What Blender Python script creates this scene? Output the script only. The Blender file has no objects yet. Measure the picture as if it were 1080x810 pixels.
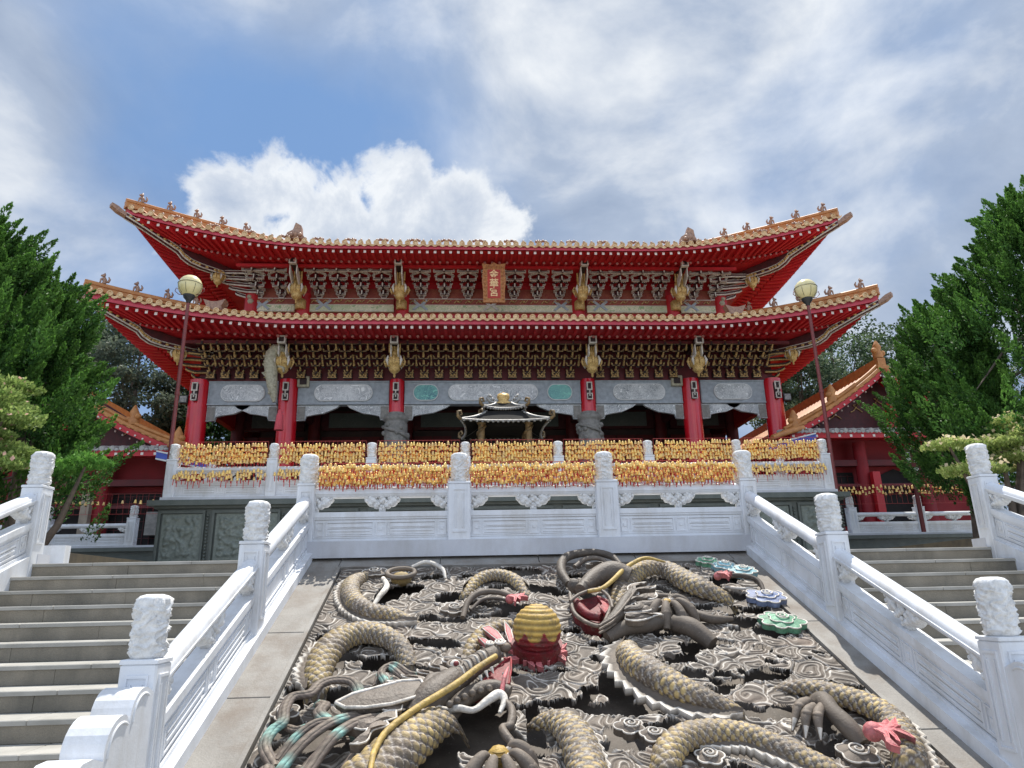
import bpy, bmesh, math, random
import numpy as np
from mathutils import Vector, Matrix, noise
R = math.radians
PI = math.pi
rng = random.Random(7)
scene = bpy.context.scene
COL = scene.collection

# ------------------------------------------------------------------ camera
def make_camera():
    yaw, pitch, roll, f = R(3.72), R(16.82), R(1.237), 740.0 / 1080.0
    fw = Vector((math.sin(yaw)*math.cos(pitch), math.cos(yaw)*math.cos(pitch), math.sin(pitch)))
    r = Vector((math.cos(yaw), -math.sin(yaw), 0))
    u = r.cross(fw)
    r2 = r*math.cos(roll) - u*math.sin(roll)
    u2 = u*math.cos(roll) + r*math.sin(roll)
    cd = bpy.data.cameras.new('camera')
    cd.sensor_width = 36; cd.lens = 36*f; cd.clip_end = 3000; cd.clip_start = .05
    o = bpy.data.objects.new('camera', cd); COL.objects.link(o)
    o.matrix_world = Matrix(((r2.x, u2.x, -fw.x, 0), (r2.y, u2.y, -fw.y, 0), (r2.z, u2.z, -fw.z, 1.6), (0, 0, 0, 1)))
    scene.camera = o
make_camera()

# ------------------------------------------------------------------ materials
def _nodes(name):
    m = bpy.data.materials.new(name); m.use_nodes = True
    nt = m.node_tree; nt.nodes.clear()
    out = nt.nodes.new('ShaderNodeOutputMaterial')
    b = nt.nodes.new('ShaderNodeBsdfPrincipled')
    nt.links.new(b.outputs[0], out.inputs[0])
    return m, nt, b
def ramp(nt, fac, stops):
    n = nt.nodes.new('ShaderNodeValToRGB')
    e = n.color_ramp.elements
    while len(e) < len(stops): e.new(.5)
    for k, (p, c) in zip(e, stops):
        k.position = p; k.color = (c[0], c[1], c[2], 1)
    nt.links.new(fac, n.inputs[0]); return n.outputs[0]
def noise_n(nt, scale, detail=4, rough=.55, vec=None, dist=0):
    n = nt.nodes.new('ShaderNodeTexNoise'); n.inputs['Scale'].default_value = scale
    n.inputs['Detail'].default_value = detail; n.inputs['Roughness'].default_value = rough
    n.inputs['Distortion'].default_value = dist
    if vec is None:
        g = nt.nodes.new('ShaderNodeNewGeometry'); vec = g.outputs['Position']
    nt.links.new(vec, n.inputs['Vector']); return n.outputs['Fac']
def mixc(nt, fac, a, b, mode='MIX'):
    n = nt.nodes.new('ShaderNodeMix'); n.data_type = 'RGBA'; n.blend_type = mode
    for s, v in ((n.inputs[0], fac), (n.inputs[6], a), (n.inputs[7], b)):
        if isinstance(v, (int, float)): s.default_value = v
        elif isinstance(v, tuple): s.default_value = (v[0], v[1], v[2], 1)
        else: nt.links.new(v, s)
    return n.outputs[2]
def mat(name, c1, c2=None, scale=3, rough=.6, bump=0, bscale=40, metal=0, spec=.5, stain=None, stain_scale=.8, stain_amt=.5, fine=0, vcol=False, coat=0, trans=0):
    m, nt, b = _nodes(name)
    c2 = c2 or tuple(x*.8 for x in c1)
    col = ramp(nt, noise_n(nt, scale), [(.35, c1), (.65, c2)])
    if fine:
        col = mixc(nt, fine, col, ramp(nt, noise_n(nt, bscale*2, 2), [(.3, tuple(x*.5 for x in c1)), (.7, tuple(min(1, x*1.4) for x in c1))]))
    if stain:
        g = nt.nodes.new('ShaderNodeNewGeometry')
        mp = nt.nodes.new('ShaderNodeMapping'); mp.inputs['Scale'].default_value = (1, 1, .35)
        nt.links.new(g.outputs['Position'], mp.inputs['Vector'])
        f = ramp(nt, noise_n(nt, stain_scale, 8, .68, mp.outputs[0]), [(.46, (0, 0, 0)), (.66, (stain_amt,)*3)])
        col = mixc(nt, f, col, stain)
    if vcol:
        a = nt.nodes.new('ShaderNodeVertexColor'); a.layer_name = 'Col'
        col = mixc(nt, 1.0, a.outputs[0], ramp(nt, noise_n(nt, scale, 5), [(.3, (.66, .65, .64)), (.7, (1.14, 1.12, 1.10))]), 'MULTIPLY')
        gr = ramp(nt, noise_n(nt, 7.5, 9, .72), [(.50, (0, 0, 0)), (.66, (.62,)*3)]); col = mixc(nt, gr, col, (.075, .060, .046))
        fl = ramp(nt, noise_n(nt, 38, 5, .7), [(.60, (0, 0, 0)), (.68, (.35,)*3)]); col = mixc(nt, fl, col, (.36, .33, .29))
    nt.links.new(col, b.inputs['Base Color'])
    b.inputs['Roughness'].default_value = rough; b.inputs['Metallic'].default_value = metal
    b.inputs['Specular IOR Level'].default_value = spec
    b.inputs['Coat Weight'].default_value = coat; b.inputs['Coat Roughness'].default_value = .25
    if bump:
        bn = nt.nodes.new('ShaderNodeBump'); bn.inputs['Strength'].default_value = bump; bn.inputs['Distance'].default_value = .01
        nt.links.new(noise_n(nt, bscale, 4), bn.inputs['Height']); nt.links.new(bn.outputs[0], b.inputs['Normal'])
    return m
M = {}
M['white'] = mat('white_painted_stone', (.74, .76, .79), (.66, .68, .71), 2.2, .55, .12, 60, stain=(.42, .39, .34), stain_scale=2.8, stain_amt=.42, fine=.06)
M['white_grey'] = mat('greyed_white_plinth', (.56, .575, .61), (.50, .51, .545), 2.2, .6, .12, 60, stain=(.33, .31, .28), stain_scale=1.6, stain_amt=.40, fine=.08)
M['grime'] = mat('grime_in_groove', (.27, .26, .25), (.40, .40, .40), 9, .8)
M['carved_white'] = mat('carved_pale_stone', (.78, .78, .77), (.60, .595, .58), 14, .75, .5, 50, fine=.12)
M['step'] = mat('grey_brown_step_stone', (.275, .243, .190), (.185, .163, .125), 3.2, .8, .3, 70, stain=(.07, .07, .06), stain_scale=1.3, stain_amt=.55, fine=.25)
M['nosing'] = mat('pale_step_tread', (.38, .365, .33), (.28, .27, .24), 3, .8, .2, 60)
M['slab'] = mat('pale_border_slab', (.28, .265, .24), (.20, .185, .165), 2.5, .75, .35, 45, stain=(.16, .125, .095), stain_scale=2.4, stain_amt=.7, fine=.2)
M['slate'] = mat('dark_green_granite', (.105, .118, .105), (.07, .085, .075), 5, .5, .4, 60, fine=.2)
M['slate_carved'] = mat('carved_green_granite', (.20, .225, .195), (.12, .14, .125), 18, .6, .4, 60, fine=.2)
M['paving'] = mat('terrace_paving', (.40, .385, .35), (.30, .29, .26), 1.2, .8, .2, 40, fine=.1)
M['ground'] = mat('plaza_ground', (.33, .32, .30), (.25, .25, .22), .6, .85, .2, 30, fine=.1)
M['red'] = mat('deep_red_lacquer', (.52, .012, .018), (.42, .010, .014), 2.5, .5, .05, 30, coat=.15)
M['red_soffit'] = mat('red_soffit_paint', (.56, .013, .020), (.45, .010, .015), 3, .6)
M['red_col'] = mat('glossy_red_column', (.72, .010, .024), (.60, .008, .018), 2.0, .22, 0, 30, coat=.6)
M['red_wall'] = mat('dull_deep_red_wall', (.30, .010, .016), (.20, .008, .012), 1.5, .65, .1, 30, fine=.1)
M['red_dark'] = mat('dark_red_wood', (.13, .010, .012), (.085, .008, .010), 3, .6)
M['pink_edge'] = mat('rose_red_fascia', (.55, .055, .085), (.44, .035, .055), 3, .55)
M['tile'] = mat('amber_roof_tile', (.55, .24, .07), (.38, .145, .04), 5, .55, .15, 40, coat=.05, fine=.2)
M['tile_end'] = mat('pale_amber_tile_end', (.78, .56, .32), (.50, .29, .12), 9, .5, .2, 50, coat=.05)
M['figure'] = mat('weathered_tile_figure', (.42, .25, .16), (.25, .14, .10), 14, .5)
M['rafter_tip'] = mat('white_rafter_tip', (.80, .74, .66), (.70, .62, .55), 8, .6)
M['rafter_dot'] = mat('faded_pink_rafter_tip', (.50, .23, .20), (.42, .17, .15), 8, .6)
M['gold'] = mat('aged_gilding', (.72, .50, .18), (.42, .25, .08), 22, .42, .4, 60, metal=.2)
M['gold_dark'] = mat('dull_brown_gilding', (.62, .42, .16), (.26, .15, .06), 16, .5, .4, 60, metal=.25)
M['black_wood'] = mat('soot_dark_wood', (.045, .020, .018), (.022, .014, .014), 6, .6)
M['maroon'] = mat('maroon_wood', (.10, .016, .018), (.055, .012, .014), 6, .6)
M['outline'] = mat('grey_white_edging', (.74, .69, .60), (.50, .46, .40), 9, .65)
M['beam_grey'] = mat('blue_grey_beam', (.42, .46, .49), (.28, .31, .34), 7, .7, .3, 50, fine=.2)
M['beam_pale'] = mat('faded_painted_beam', (.34, .36, .29), (.42, .38, .31), 3, .7, .2, 50, fine=.15)
M['grey_stone'] = mat('grey_carved_stone', (.30, .285, .255), (.19, .18, .165), 9, .75, .6, 40, fine=.2)
M['dark_in'] = mat('dark_brown_red_inner_wall', (.060, .035, .030), (.035, .025, .024), 2, .7)  # inner wall in its own dark brown-red
M['plaque_red'] = mat('vermilion_plaque', (.48, .035, .015), (.38, .022, .012), 5, .5)
M['orange_gold'] = mat('orange_gilt_frame', (.50, .22, .06), (.30, .10, .03), 18, .5, .3, 50)
M['black_metal'] = mat('black_glazed_metal', (.020, .020, .020), (.03, .028, .025), 6, .8, spec=.04)
M['silver'] = mat('pale_metal_trim', (.34, .33, .30), (.18, .17, .16), 14, .4, metal=.2)
M['bell'] = mat('golden_bell_metal', (.96, .70, .24), (.78, .46, .12), 30, .32, metal=.3)
M['bell_b'] = mat('worn_bell_metal', (.80, .58, .26), (.62, .36, .12), 30, .45, metal=.35)
M['tag'] = mat('red_prayer_tag', (.50, .035, .025), (.38, .022, .020), 20, .7)
M['wire'] = mat('red_painted_wire', (.45, .06, .05), (.34, .04, .035), 20, .5)
M['pole'] = mat('rust_red_pole', (.20, .040, .035), (.15, .030, .028), 8, .45)
M['black'] = mat('black_iron', (.02, .02, .02), (.03, .03, .03), 8, .5)
M['globe'] = mat('cream_lamp_glass', (.78, .68, .36), (.70, .60, .30), 6, .25)
M['pink_tassel'] = mat('pink_red_tassel', (.70, .10, .12), (.58, .07, .09), 30, .7)
M['bronze'] = mat('dark_bronze_gilding', (.26, .17, .07), (.10, .07, .035), 14, .5, .4, 60, metal=.2)
M['pale_gilt'] = mat('bright_gilt_lettering', (.92, .68, .36), (.85, .58, .28), 20, .5)
M['pale_gold'] = mat('pale_gilt_carving', (.50, .46, .32), (.30, .27, .19), 14, .6, .4, 50)
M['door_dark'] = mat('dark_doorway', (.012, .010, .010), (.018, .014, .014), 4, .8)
M['wood_pale'] = mat('weathered_beige_timber', (.36, .30, .22), (.26, .21, .16), 6, .7)
M['trunk'] = mat('grey_brown_bark', (.16, .12, .09), (.09, .07, .055), 9, .9, .8, 30)
M['blue'] = mat('cobalt_painted_board', (.06, .10, .42), (.05, .08, .34), 4, .5)
M['white_flat'] = mat('white_paint', (.72, .72, .70), (.64, .64, .62), 4, .6)
M['soil'] = mat('planter_soil', (.10, .08, .05), (.06, .05, .035), 5, .95)
M['grey_tile'] = mat('pale_grey_tile_edge', (.48, .47, .44), (.34, .33, .31), 8, .6)
def ink_mat(name, base, ink, scale=5, amt=.75):
    m, nt, b = _nodes(name)
    f = ramp(nt, noise_n(nt, scale, 7, .72, dist=1.4), [(.40, (0, 0, 0)), (.47, (1, 1, 1)), (.52, (.25,)*3), (.60, (.85,)*3), (.66, (0, 0, 0))])
    g = ramp(nt, noise_n(nt, scale*.35, 3), [(.35, (0, 0, 0)), (.6, (1, 1, 1))])
    k = mixc(nt, 1.0, mixc(nt, .5, f, g, 'MULTIPLY'), (amt, amt, amt), 'MULTIPLY')
    nt.links.new(mixc(nt, k, base, ink), b.inputs['Base Color']); b.inputs['Roughness'].default_value = .6
    return m
M['ink_white'] = ink_mat('ink_painting_on_white', (.95, .96, .95), (.06, .08, .11), 3.0, .8)
M['ink_teal'] = ink_mat('ink_painting_on_teal', (.28, .64, .54), (.03, .10, .20), 3.0, .9)
M['ink_dark'] = ink_mat('dim_inner_painting', (.16, .19, .17), (.05, .06, .06), 5)
M['ink_green'] = ink_mat('faded_scrollwork_on_green', (.30, .42, .20), (.95, .80, .62), 3.5, 1.0)
M['ink_carved'] = ink_mat('scrollwork_on_grey', (.84, .85, .83), (.10, .12, .14), 5.5, 1.0)
M['ink_red'] = ink_mat('gilt_scrollwork_on_red', (.20, .012, .014), (.42, .16, .07), 12)
M['relief'] = mat('weathered_carved_stone', (1, 1, 1), (1, 1, 1), 5, .72, .35, 55, vcol=True)
M['relief_gloss'] = mat('painted_carving', (1, 1, 1), (1, 1, 1), 14, .62, .9, 34, vcol=True)
def leaf_mat(name):
    m, nt, b = _nodes(name)
    a = nt.nodes.new('ShaderNodeVertexColor'); a.layer_name = 'Col'
    nt.links.new(a.outputs[0], b.inputs['Base Color']); b.inputs['Roughness'].default_value = .6
    b.inputs['Specular IOR Level'].default_value = .25
    t = nt.nodes.new('ShaderNodeBsdfTranslucent'); nt.links.new(a.outputs[0], t.inputs['Color'])
    mx = nt.nodes.new('ShaderNodeMixShader'); mx.inputs[0].default_value = .38
    nt.links.new(b.outputs[0], mx.inputs[1]); nt.links.new(t.outputs[0], mx.inputs[2])
    nt.links.new(mx.outputs[0], [n for n in nt.nodes if n.type == 'OUTPUT_MATERIAL'][0].inputs[0])
    return m
M['leaf'] = leaf_mat('foliage')

# ------------------------------------------------------------------ scene objects
ORG = {}
def tag(o, label=None, cat=None, group=None, kind=None):
    if label: o['label'] = label
    if cat: o['category'] = cat
    if group: o['group'] = group
    if kind: o['kind'] = kind
    return o
def thing(name, label, cat, loc=(0, 0, 0), group=None, kind=None):
    o = bpy.data.objects.new(name, None); COL.objects.link(o)
    o.location = loc; ORG[o.name] = Vector(loc); o.empty_display_size = .3
    return tag(o, label, cat, group, kind)
def link_mesh(name, me, parent=None):
    o = bpy.data.objects.new(name, me); COL.objects.link(o)
    if parent is not None:
        o.parent = parent; ORG[o.name] = ORG[parent.name]
    else: ORG[o.name] = Vector((0, 0, 0))
    return o
def copy_tree(o, parent=None, loc=None, rz=None):
    c = o.copy(); COL.objects.link(c); c.parent = parent
    if loc is not None: c.location = loc
    if rz is not None: c.rotation_euler = (0, 0, rz)
    ORG[c.name] = ORG[parent.name] if parent is not None else Vector(c.location)
    for ch in list(o.children): copy_tree(ch, c)
    return c

class MB:
    def __init__(s): s.v = []; s.f = []; s.m = []; s.sm = []; s.c = None
    def add(s, vs, fs, m=0, smooth=False):
        n = len(s.v); s.v.extend([tuple(p) for p in vs])
        for f in fs: s.f.append(tuple(i+n for i in f)); s.m.append(m); s.sm.append(smooth)
        return s
    def box(s, x0, x1, y0, y1, z0, z1, m=0, T=None):
        vs = [(x, y, z) for x in (x0, x1) for y in (y0, y1) for z in (z0, z1)]
        if T: vs = [T(*p) for p in vs]
        return s.add(vs, [(0, 1, 3, 2), (4, 6, 7, 5), (0, 4, 5, 1), (2, 3, 7, 6), (0, 2, 6, 4), (1, 5, 7, 3)], m)
    def bev(s, x0, x1, y0, y1, z0, z1, b=.01, m=0, T=None):
        # box with chamfered vertical edges and top
        pts = [(x0+b, y0), (x1-b, y0), (x1, y0+b), (x1, y1-b), (x1-b, y1), (x0+b, y1), (x0, y1-b), (x0, y0+b)]
        cx, cy = (x0+x1)/2, (y0+y1)/2
        sx = 1-2*b/max(1e-6, (x1-x0)); sy = 1-2*b/max(1e-6, (y1-y0))
        rings = [[(x, y, z0) for x, y in pts], [(x, y, z1-b) for x, y in pts], [(cx+(x-cx)*sx, cy+(y-cy)*sy, z1) for x, y in pts]]
        vs = [p for r in rings for p in r]
        if T: vs = [T(*p) for p in vs]
        fs = [(i+8*k, (i+1) % 8+8*k, (i+1) % 8+8*k+8, i+8*k+8) for k in range(2) for i in range(8)]
        fs += [tuple(range(7, -1, -1)), tuple(range(16, 24))]
        return s.add(vs, fs, m)
    def prism(s, poly, a, b, m=0, T=None, smooth=False):
        # poly in (p,q) extruded along third from a to b ; T maps (p,q,w)->xyz
        n = len(poly)
        vs = [(p, q, a) for p, q in poly]+[(p, q, b) for p, q in poly]
        if T: vs = [T(*v) for v in vs]
        s.add(vs, [tuple(range(n-1, -1, -1)), tuple(range(n, 2*n))], m)
        s.add(vs, [(i, (i+1) % n, (i+1) % n+n, i+n) for i in range(n)], m, smooth)
        return s
    def tube(s, pts, r, n=8, m=0, cap=True, smooth=True, up=None):
        pts = [Vector(p) for p in pts]; rs = r if isinstance(r, (list, tuple)) else [r]*len(pts)
        N = len(pts); fr = None; vs = []
        for i, p in enumerate(pts):
            t = (pts[min(i+1, N-1)]-pts[max(i-1, 0)])
            t = t.normalized() if t.length > 1e-9 else Vector((0, 0, 1))
            if fr is None:
                a = Vector(up) if up else (Vector((0, 0, 1)) if abs(t.z) < .9 else Vector((1, 0, 0)))
                fr = (a - t*a.dot(t)).normalized()
            else: fr = (fr - t*fr.dot(t)).normalized()
            bi = t.cross(fr)
            for k in range(n):
                a = 2*PI*k/n
                vs.append(p + fr*(rs[i]*math.cos(a)) + bi*(rs[i]*math.sin(a)))
        fs = [(i*n+k, i*n+(k+1) % n, (i+1)*n+(k+1) % n, (i+1)*n+k) for i in range(N-1) for k in range(n)]
        s.add(vs, fs, m, smooth)
        if cap: s.add(vs[:n], [tuple(range(n-1, -1, -1))], m); s.add(vs[-n:], [tuple(range(n))], m)
        return s
    def lathe(s, prof, c=(0, 0, 0), n=16, m=0, smooth=True, axis='z', T=None):
        vs = []
        for r, z in prof:
            for k in range(n):
                a = 2*PI*k/n
                if axis == 'z': p = (c[0]+r*math.cos(a), c[1]+r*math.sin(a), c[2]+z)
                elif axis == 'y': p = (c[0]+r*math.cos(a), c[1]+z, c[2]+r*math.sin(a))
                else: p = (c[0]+z, c[1]+r*math.cos(a), c[2]+r*math.sin(a))
                vs.append(T(*p) if T else p)
        fs = [(i*n+k, i*n+(k+1) % n, (i+1)*n+(k+1) % n, (i+1)*n+k) for i in range(len(prof)-1) for k in range(n)]
        s.add(vs, fs, m, smooth)
        if prof[0][0] > 1e-4: s.add(vs[:n], [tuple(range(n-1, -1, -1))], m)
        if prof[-1][0] > 1e-4: s.add(vs[-n:], [tuple(range(n))], m)
        return s
    def ball(s, c, r, n=12, m=0, sc=(1, 1, 1)):
        h = max(4, n//2)
        prof = [(max(1e-5, r*math.sin(PI*i/h)), -r*math.cos(PI*i/h)) for i in range(h+1)]
        b = MB(); b.lathe(prof, (0, 0, 0), n)
        return s.add([(c[0]+x*sc[0], c[1]+y*sc[1], c[2]+z*sc[2]) for x, y, z in b.v], b.f, m, True)
    def cyl(s, c, r, z0, z1, n=16, m=0): return s.lathe([(r, z0), (r, z1)], (c[0], c[1], 0), n, m)
    def mesh(s, name, mats, org=(0, 0, 0), colors=None):
        me = bpy.data.meshes.new(name)
        ox, oy, oz = org
        me.from_pydata([(x-ox, y-oy, z-oz) for x, y, z in s.v], [], s.f)
        for mm in (mats if isinstance(mats, (list, tuple)) else [mats]): me.materials.append(M[mm] if isinstance(mm, str) else mm)
        me.polygons.foreach_set('material_index', s.m); me.polygons.foreach_set('use_smooth', s.sm)
        if colors is not None: set_cols(me, colors)
        bm = bmesh.new(); bm.from_mesh(me); bmesh.ops.recalc_face_normals(bm, faces=bm.faces); bm.to_mesh(me); bm.free()
        me.update(); return me
    def build(s, name, mats, parent=None, colors=None):
        return link_mesh(name, s.mesh(name, mats, ORG[parent.name] if parent is not None else (0, 0, 0), colors), parent)
def set_cols(me, cols):
    a = me.color_attributes.new('Col', 'FLOAT_COLOR', 'POINT')
    c = np.ones((len(me.vertices), 4), np.float32); c[:, :3] = np.asarray(cols, np.float32)[:, :3]
    a.data.foreach_set('color', c.ravel())
def np_mesh(name, V, F, material, cols=None, smooth=True):
    # V (n,3) array, F (m,k) array
    me = bpy.data.meshes.new(name); V = np.asarray(V, np.float32); F = np.asarray(F, np.int32)
    k = F.shape[1]
    me.vertices.add(len(V)); me.vertices.foreach_set('co', V.ravel())
    me.loops.add(F.size); me.loops.foreach_set('vertex_index', F.ravel())
    me.polygons.add(len(F)); me.polygons.foreach_set('loop_start', np.arange(0, F.size, k, dtype=np.int32))
    me.polygons.foreach_set('loop_total', np.full(len(F), k, np.int32))
    me.polygons.foreach_set('use_smooth', np.full(len(F), smooth, bool))
    me.materials.append(M[material]); me.update(calc_edges=True)
    if cols is not None: set_cols(me, cols)
    return me
def grid_faces(nu, nv, wrap=False):
    i, j = np.meshgrid(np.arange(nu-1), np.arange(nv if wrap else nv-1), indexing='ij')
    a = i*nv+j; b = i*nv+(j+1) % nv; c = (i+1)*nv+(j+1) % nv; d = (i+1)*nv+j
    return np.stack([a, b, c, d], -1).reshape(-1, 4)
def cloudy(me, amt, sc, seed=0):
    # push vertices along their normals by a swirling carved pattern
    me.update(); vs = me.vertices
    no = [v.normal.copy() for v in vs]
    for v, n in zip(vs, no):
        p = v.co*sc+Vector((seed*3.1, seed*1.7, 0))
        w = noise.noise(p)*1.5
        q = p+Vector((w, -w, w))
        v.co += n*(amt*(abs(noise.noise(q*1.3))*2.2-.35 + .4*noise.noise(q*3)))
    me.update()
def smoothstep(x): x = np.clip(x, 0, 1); return x*x*(3-2*x)

# ------------------------------------------------------------------ world, sun
SUN_EL, SUN_AZ = 65.0, 16.0      # degrees; azimuth measured from +Y towards +X
def dirv(el, az): return Vector((math.sin(R(az))*math.cos(R(el)), math.cos(R(az))*math.cos(R(el)), math.sin(R(el))))
def make_world():
    w = bpy.data.worlds.new('World'); scene.world = w; w.use_nodes = True
    nt = w.node_tree; nt.nodes.clear(); L = nt.links
    N = nt.nodes.new
    out = N('ShaderNodeOutputWorld'); bg = N('ShaderNodeBackground'); L.new(bg.outputs[0], out.inputs[0])
    bg.inputs['Strength'].default_value = WORLD_STRENGTH
    sky = N('ShaderNodeTexSky'); sky.sky_type = 'NISHITA'; sky.sun_disc = False
    sky.sun_elevation = R(SUN_EL); sky.sun_rotation = R(SUN_AZ); sky.altitude = 700; sky.ozone_density = 3.0; sky.dust_density = .6; sky.air_density = 1.0
    tc = N('ShaderNodeTexCoord'); D = tc.outputs['Generated']
    def math_(op, a, b=None, clamp=False):
        n = N('ShaderNodeMath'); n.operation = op; n.use_clamp = clamp
        for s, v in zip(n.inputs, (a, b)):
            if v is None: continue
            if isinstance(v, (int, float)): s.default_value = v
            else: L.new(v, s)
        return n.outputs[0]
    # cloud layer coordinates: direction projected onto a high plane
    sp = N('ShaderNodeSeparateXYZ'); L.new(D, sp.inputs[0])
    zz = math_('ADD', math_('MAXIMUM', sp.outputs[2], 0.0), .22)
    cb = N('ShaderNodeCombineXYZ'); L.new(math_('DIVIDE', sp.outputs[0], zz), cb.inputs[0]); L.new(math_('DIVIDE', sp.outputs[1], zz), cb.inputs[1])
    P = cb.outputs[0]
    def nz(scale, detail, rough, dist=0, vec=P, off=(0, 0, 0), sc=(1, 1, 1), rot=0):
        mp = N('ShaderNodeMapping'); mp.inputs['Location'].default_value = off; mp.inputs['Scale'].default_value = sc; mp.inputs['Rotation'].default_value = (0, 0, rot)
        L.new(vec, mp.inputs['Vector'])
        return noise_n(nt, scale, detail, rough, mp.outputs[0], dist)
    # broad soft cover
    cover = math_('ADD', math_('MULTIPLY', nz(1.15, 9, .55, .15, off=CLOUD_OFF, sc=(1, .8, 1), rot=.5), .55), math_('MULTIPLY', nz(2.6, 9, .60, .15, vec=D, off=(1.2, .3, .8)), .45))
    def blob(el, az, rad, soft, amp):
        d = dirv(el, az)
        dp = N('ShaderNodeVectorMath'); dp.operation = 'DOT_PRODUCT'; L.new(D, dp.inputs[0]); dp.inputs[1].default_value = d
        ac = math_('ARCCOSINE', dp.outputs['Value'])
        n = N('ShaderNodeMapRange'); n.interpolation_type = 'SMOOTHERSTEP'
        L.new(ac, n.inputs[0]); n.inputs[1].default_value = R(rad-soft); n.inputs[2].default_value = R(rad+soft); n.inputs[3].default_value = amp; n.inputs[4].default_value = 0
        return n.outputs[0]
    bias = None
    for b in CLOUD_BIAS:
        k = blob(*b); bias = k if bias is None else math_('ADD', bias, k)
    cov = math_('ADD', cover, bias)
    f1 = ramp(nt, cov, [(.34, (.05,)*3), (.52, (.55,)*3), (.68, (1, 1, 1))])
    shade = nz(3.4, 8, .55, .25, vec=D, off=(3.3, 1.7, .4), sc=(1, 1, 1.6))
    c1 = ramp(nt, math_('ADD', shade, math_('MULTIPLY', cov, .25)), [(.46, CLOUD_DARK), (.63, CLOUD_MID), (.82, CLOUD_LIGHT)])
    col = mixc(nt, f1, sky_tint(nt, sky.outputs[0]), c1)
    # cumulus bank low behind the roof: union of puffs with a crisp billowing top
    fine = nz(9.0, 8, .62, .3, vec=D); fine2 = nz(22.0, 5, .6, .2, vec=D)
    pert = math_('ADD', math_('MULTIPLY', math_('SUBTRACT', fine, .5), .135), math_('MULTIPLY', math_('SUBTRACT', fine2, .5), .05))
    best = None
    for (el, az, rad) in PUFFS:
        d = dirv(el, az)
        dp = N('ShaderNodeVectorMath'); dp.operation = 'DOT_PRODUCT'; L.new(D, dp.inputs[0]); dp.inputs[1].default_value = d
        v = math_('SUBTRACT', R(rad), math_('ARCCOSINE', dp.outputs['Value']))
        best = v if best is None else math_('MAXIMUM', best, v)
    v = math_('ADD', best, pert)
    m2 = N('ShaderNodeMapRange'); m2.interpolation_type = 'SMOOTHSTEP'; L.new(v, m2.inputs[0]); m2.inputs[1].default_value = -.004; m2.inputs[2].default_value = .022
    inner = ramp(nt, math_('ADD', math_('MULTIPLY', v, 4.2), math_('MULTIPLY', math_('SUBTRACT', fine, .5), 1.3)), [(.02, CLOUD_LIGHT), (.22, tuple((a_+b_)*.5 for a_, b_ in zip(CLOUD_LIGHT, CLOUD_MID))), (.55, CLOUD_MID)])
    inner = mixc(nt, .15, inner, CLOUD_LIGHT)
    col = mixc(nt, math_('MULTIPLY', m2.outputs[0], .95), col, inner)
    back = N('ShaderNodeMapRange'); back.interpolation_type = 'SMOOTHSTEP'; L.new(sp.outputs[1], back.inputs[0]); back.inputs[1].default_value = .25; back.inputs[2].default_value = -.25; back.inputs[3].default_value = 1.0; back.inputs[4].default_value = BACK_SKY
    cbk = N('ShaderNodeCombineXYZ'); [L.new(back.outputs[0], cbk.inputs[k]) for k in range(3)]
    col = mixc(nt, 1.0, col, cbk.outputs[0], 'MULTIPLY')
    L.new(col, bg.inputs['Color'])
def sky_tint(nt, c):
    return mixc(nt, 1.0, mixc(nt, 1.0, c, SKY_TINT, 'MULTIPLY'), (.95, 1.70, 3.15), 'DARKEN')
WORLD_STRENGTH = .12
BACK_SKY = 1.7      # unseen sky behind the camera brightened, added as fill light on the facade
SKY_TINT = (.72, .74, .74)
CLOUD_OFF = (2.2, .6, 0)
CLOUD_DARK = (1.35, 1.75, 2.5); CLOUD_MID = (2.05, 2.45, 3.15); CLOUD_LIGHT = (4.3, 4.45, 4.6)
# (elevation, azimuth, radius, softness, amount)
CLOUD_BIAS = [(35, -27, 8, 6, -.16), (35, -17, 5, 6, -.17), (35, -9, 6, 5, -.10), (38, 0, 6, 5, -.08), (33, -37, 5, 3, .20), (26, -33, 5, 4, .14), (44, -16, 5, 5, .10), (36, 30, 24, 10, .16), (45, 180, 90, 25, .12)]  # last entry: unseen bright cloud cover behind the camera, added as fill light
# (elevation, azimuth, radius)
PUFFS = [(29.6, -20.5, 3.2), (31.0, -16.2, 3.2), (30.6, -11.5, 3.0), (32.0, -6.5, 3.7), (30.6, -1.0, 3.9), (29.4, 3.0, 3.4), (26, -12, 6), (26, -3, 6), (25.5, -20, 4)]
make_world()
sl = bpy.data.lights.new('sun', 'SUN'); sl.energy = 3.6; sl.angle = R(.53); sl.color = (1, .955, .88)
so = bpy.data.objects.new('sun', sl); COL.objects.link(so)
so.rotation_euler = (-dirv(SUN_EL, SUN_AZ)).to_track_quat('-Z', 'Y').to_euler(); so.location = (0, 20, 60)
vs = scene.view_settings
vs.view_transform = 'Standard'; vs.look = 'None'; vs.exposure = 0.85; vs.gamma = 1; vs.use_curve_mapping = False
X0 = .88

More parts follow.
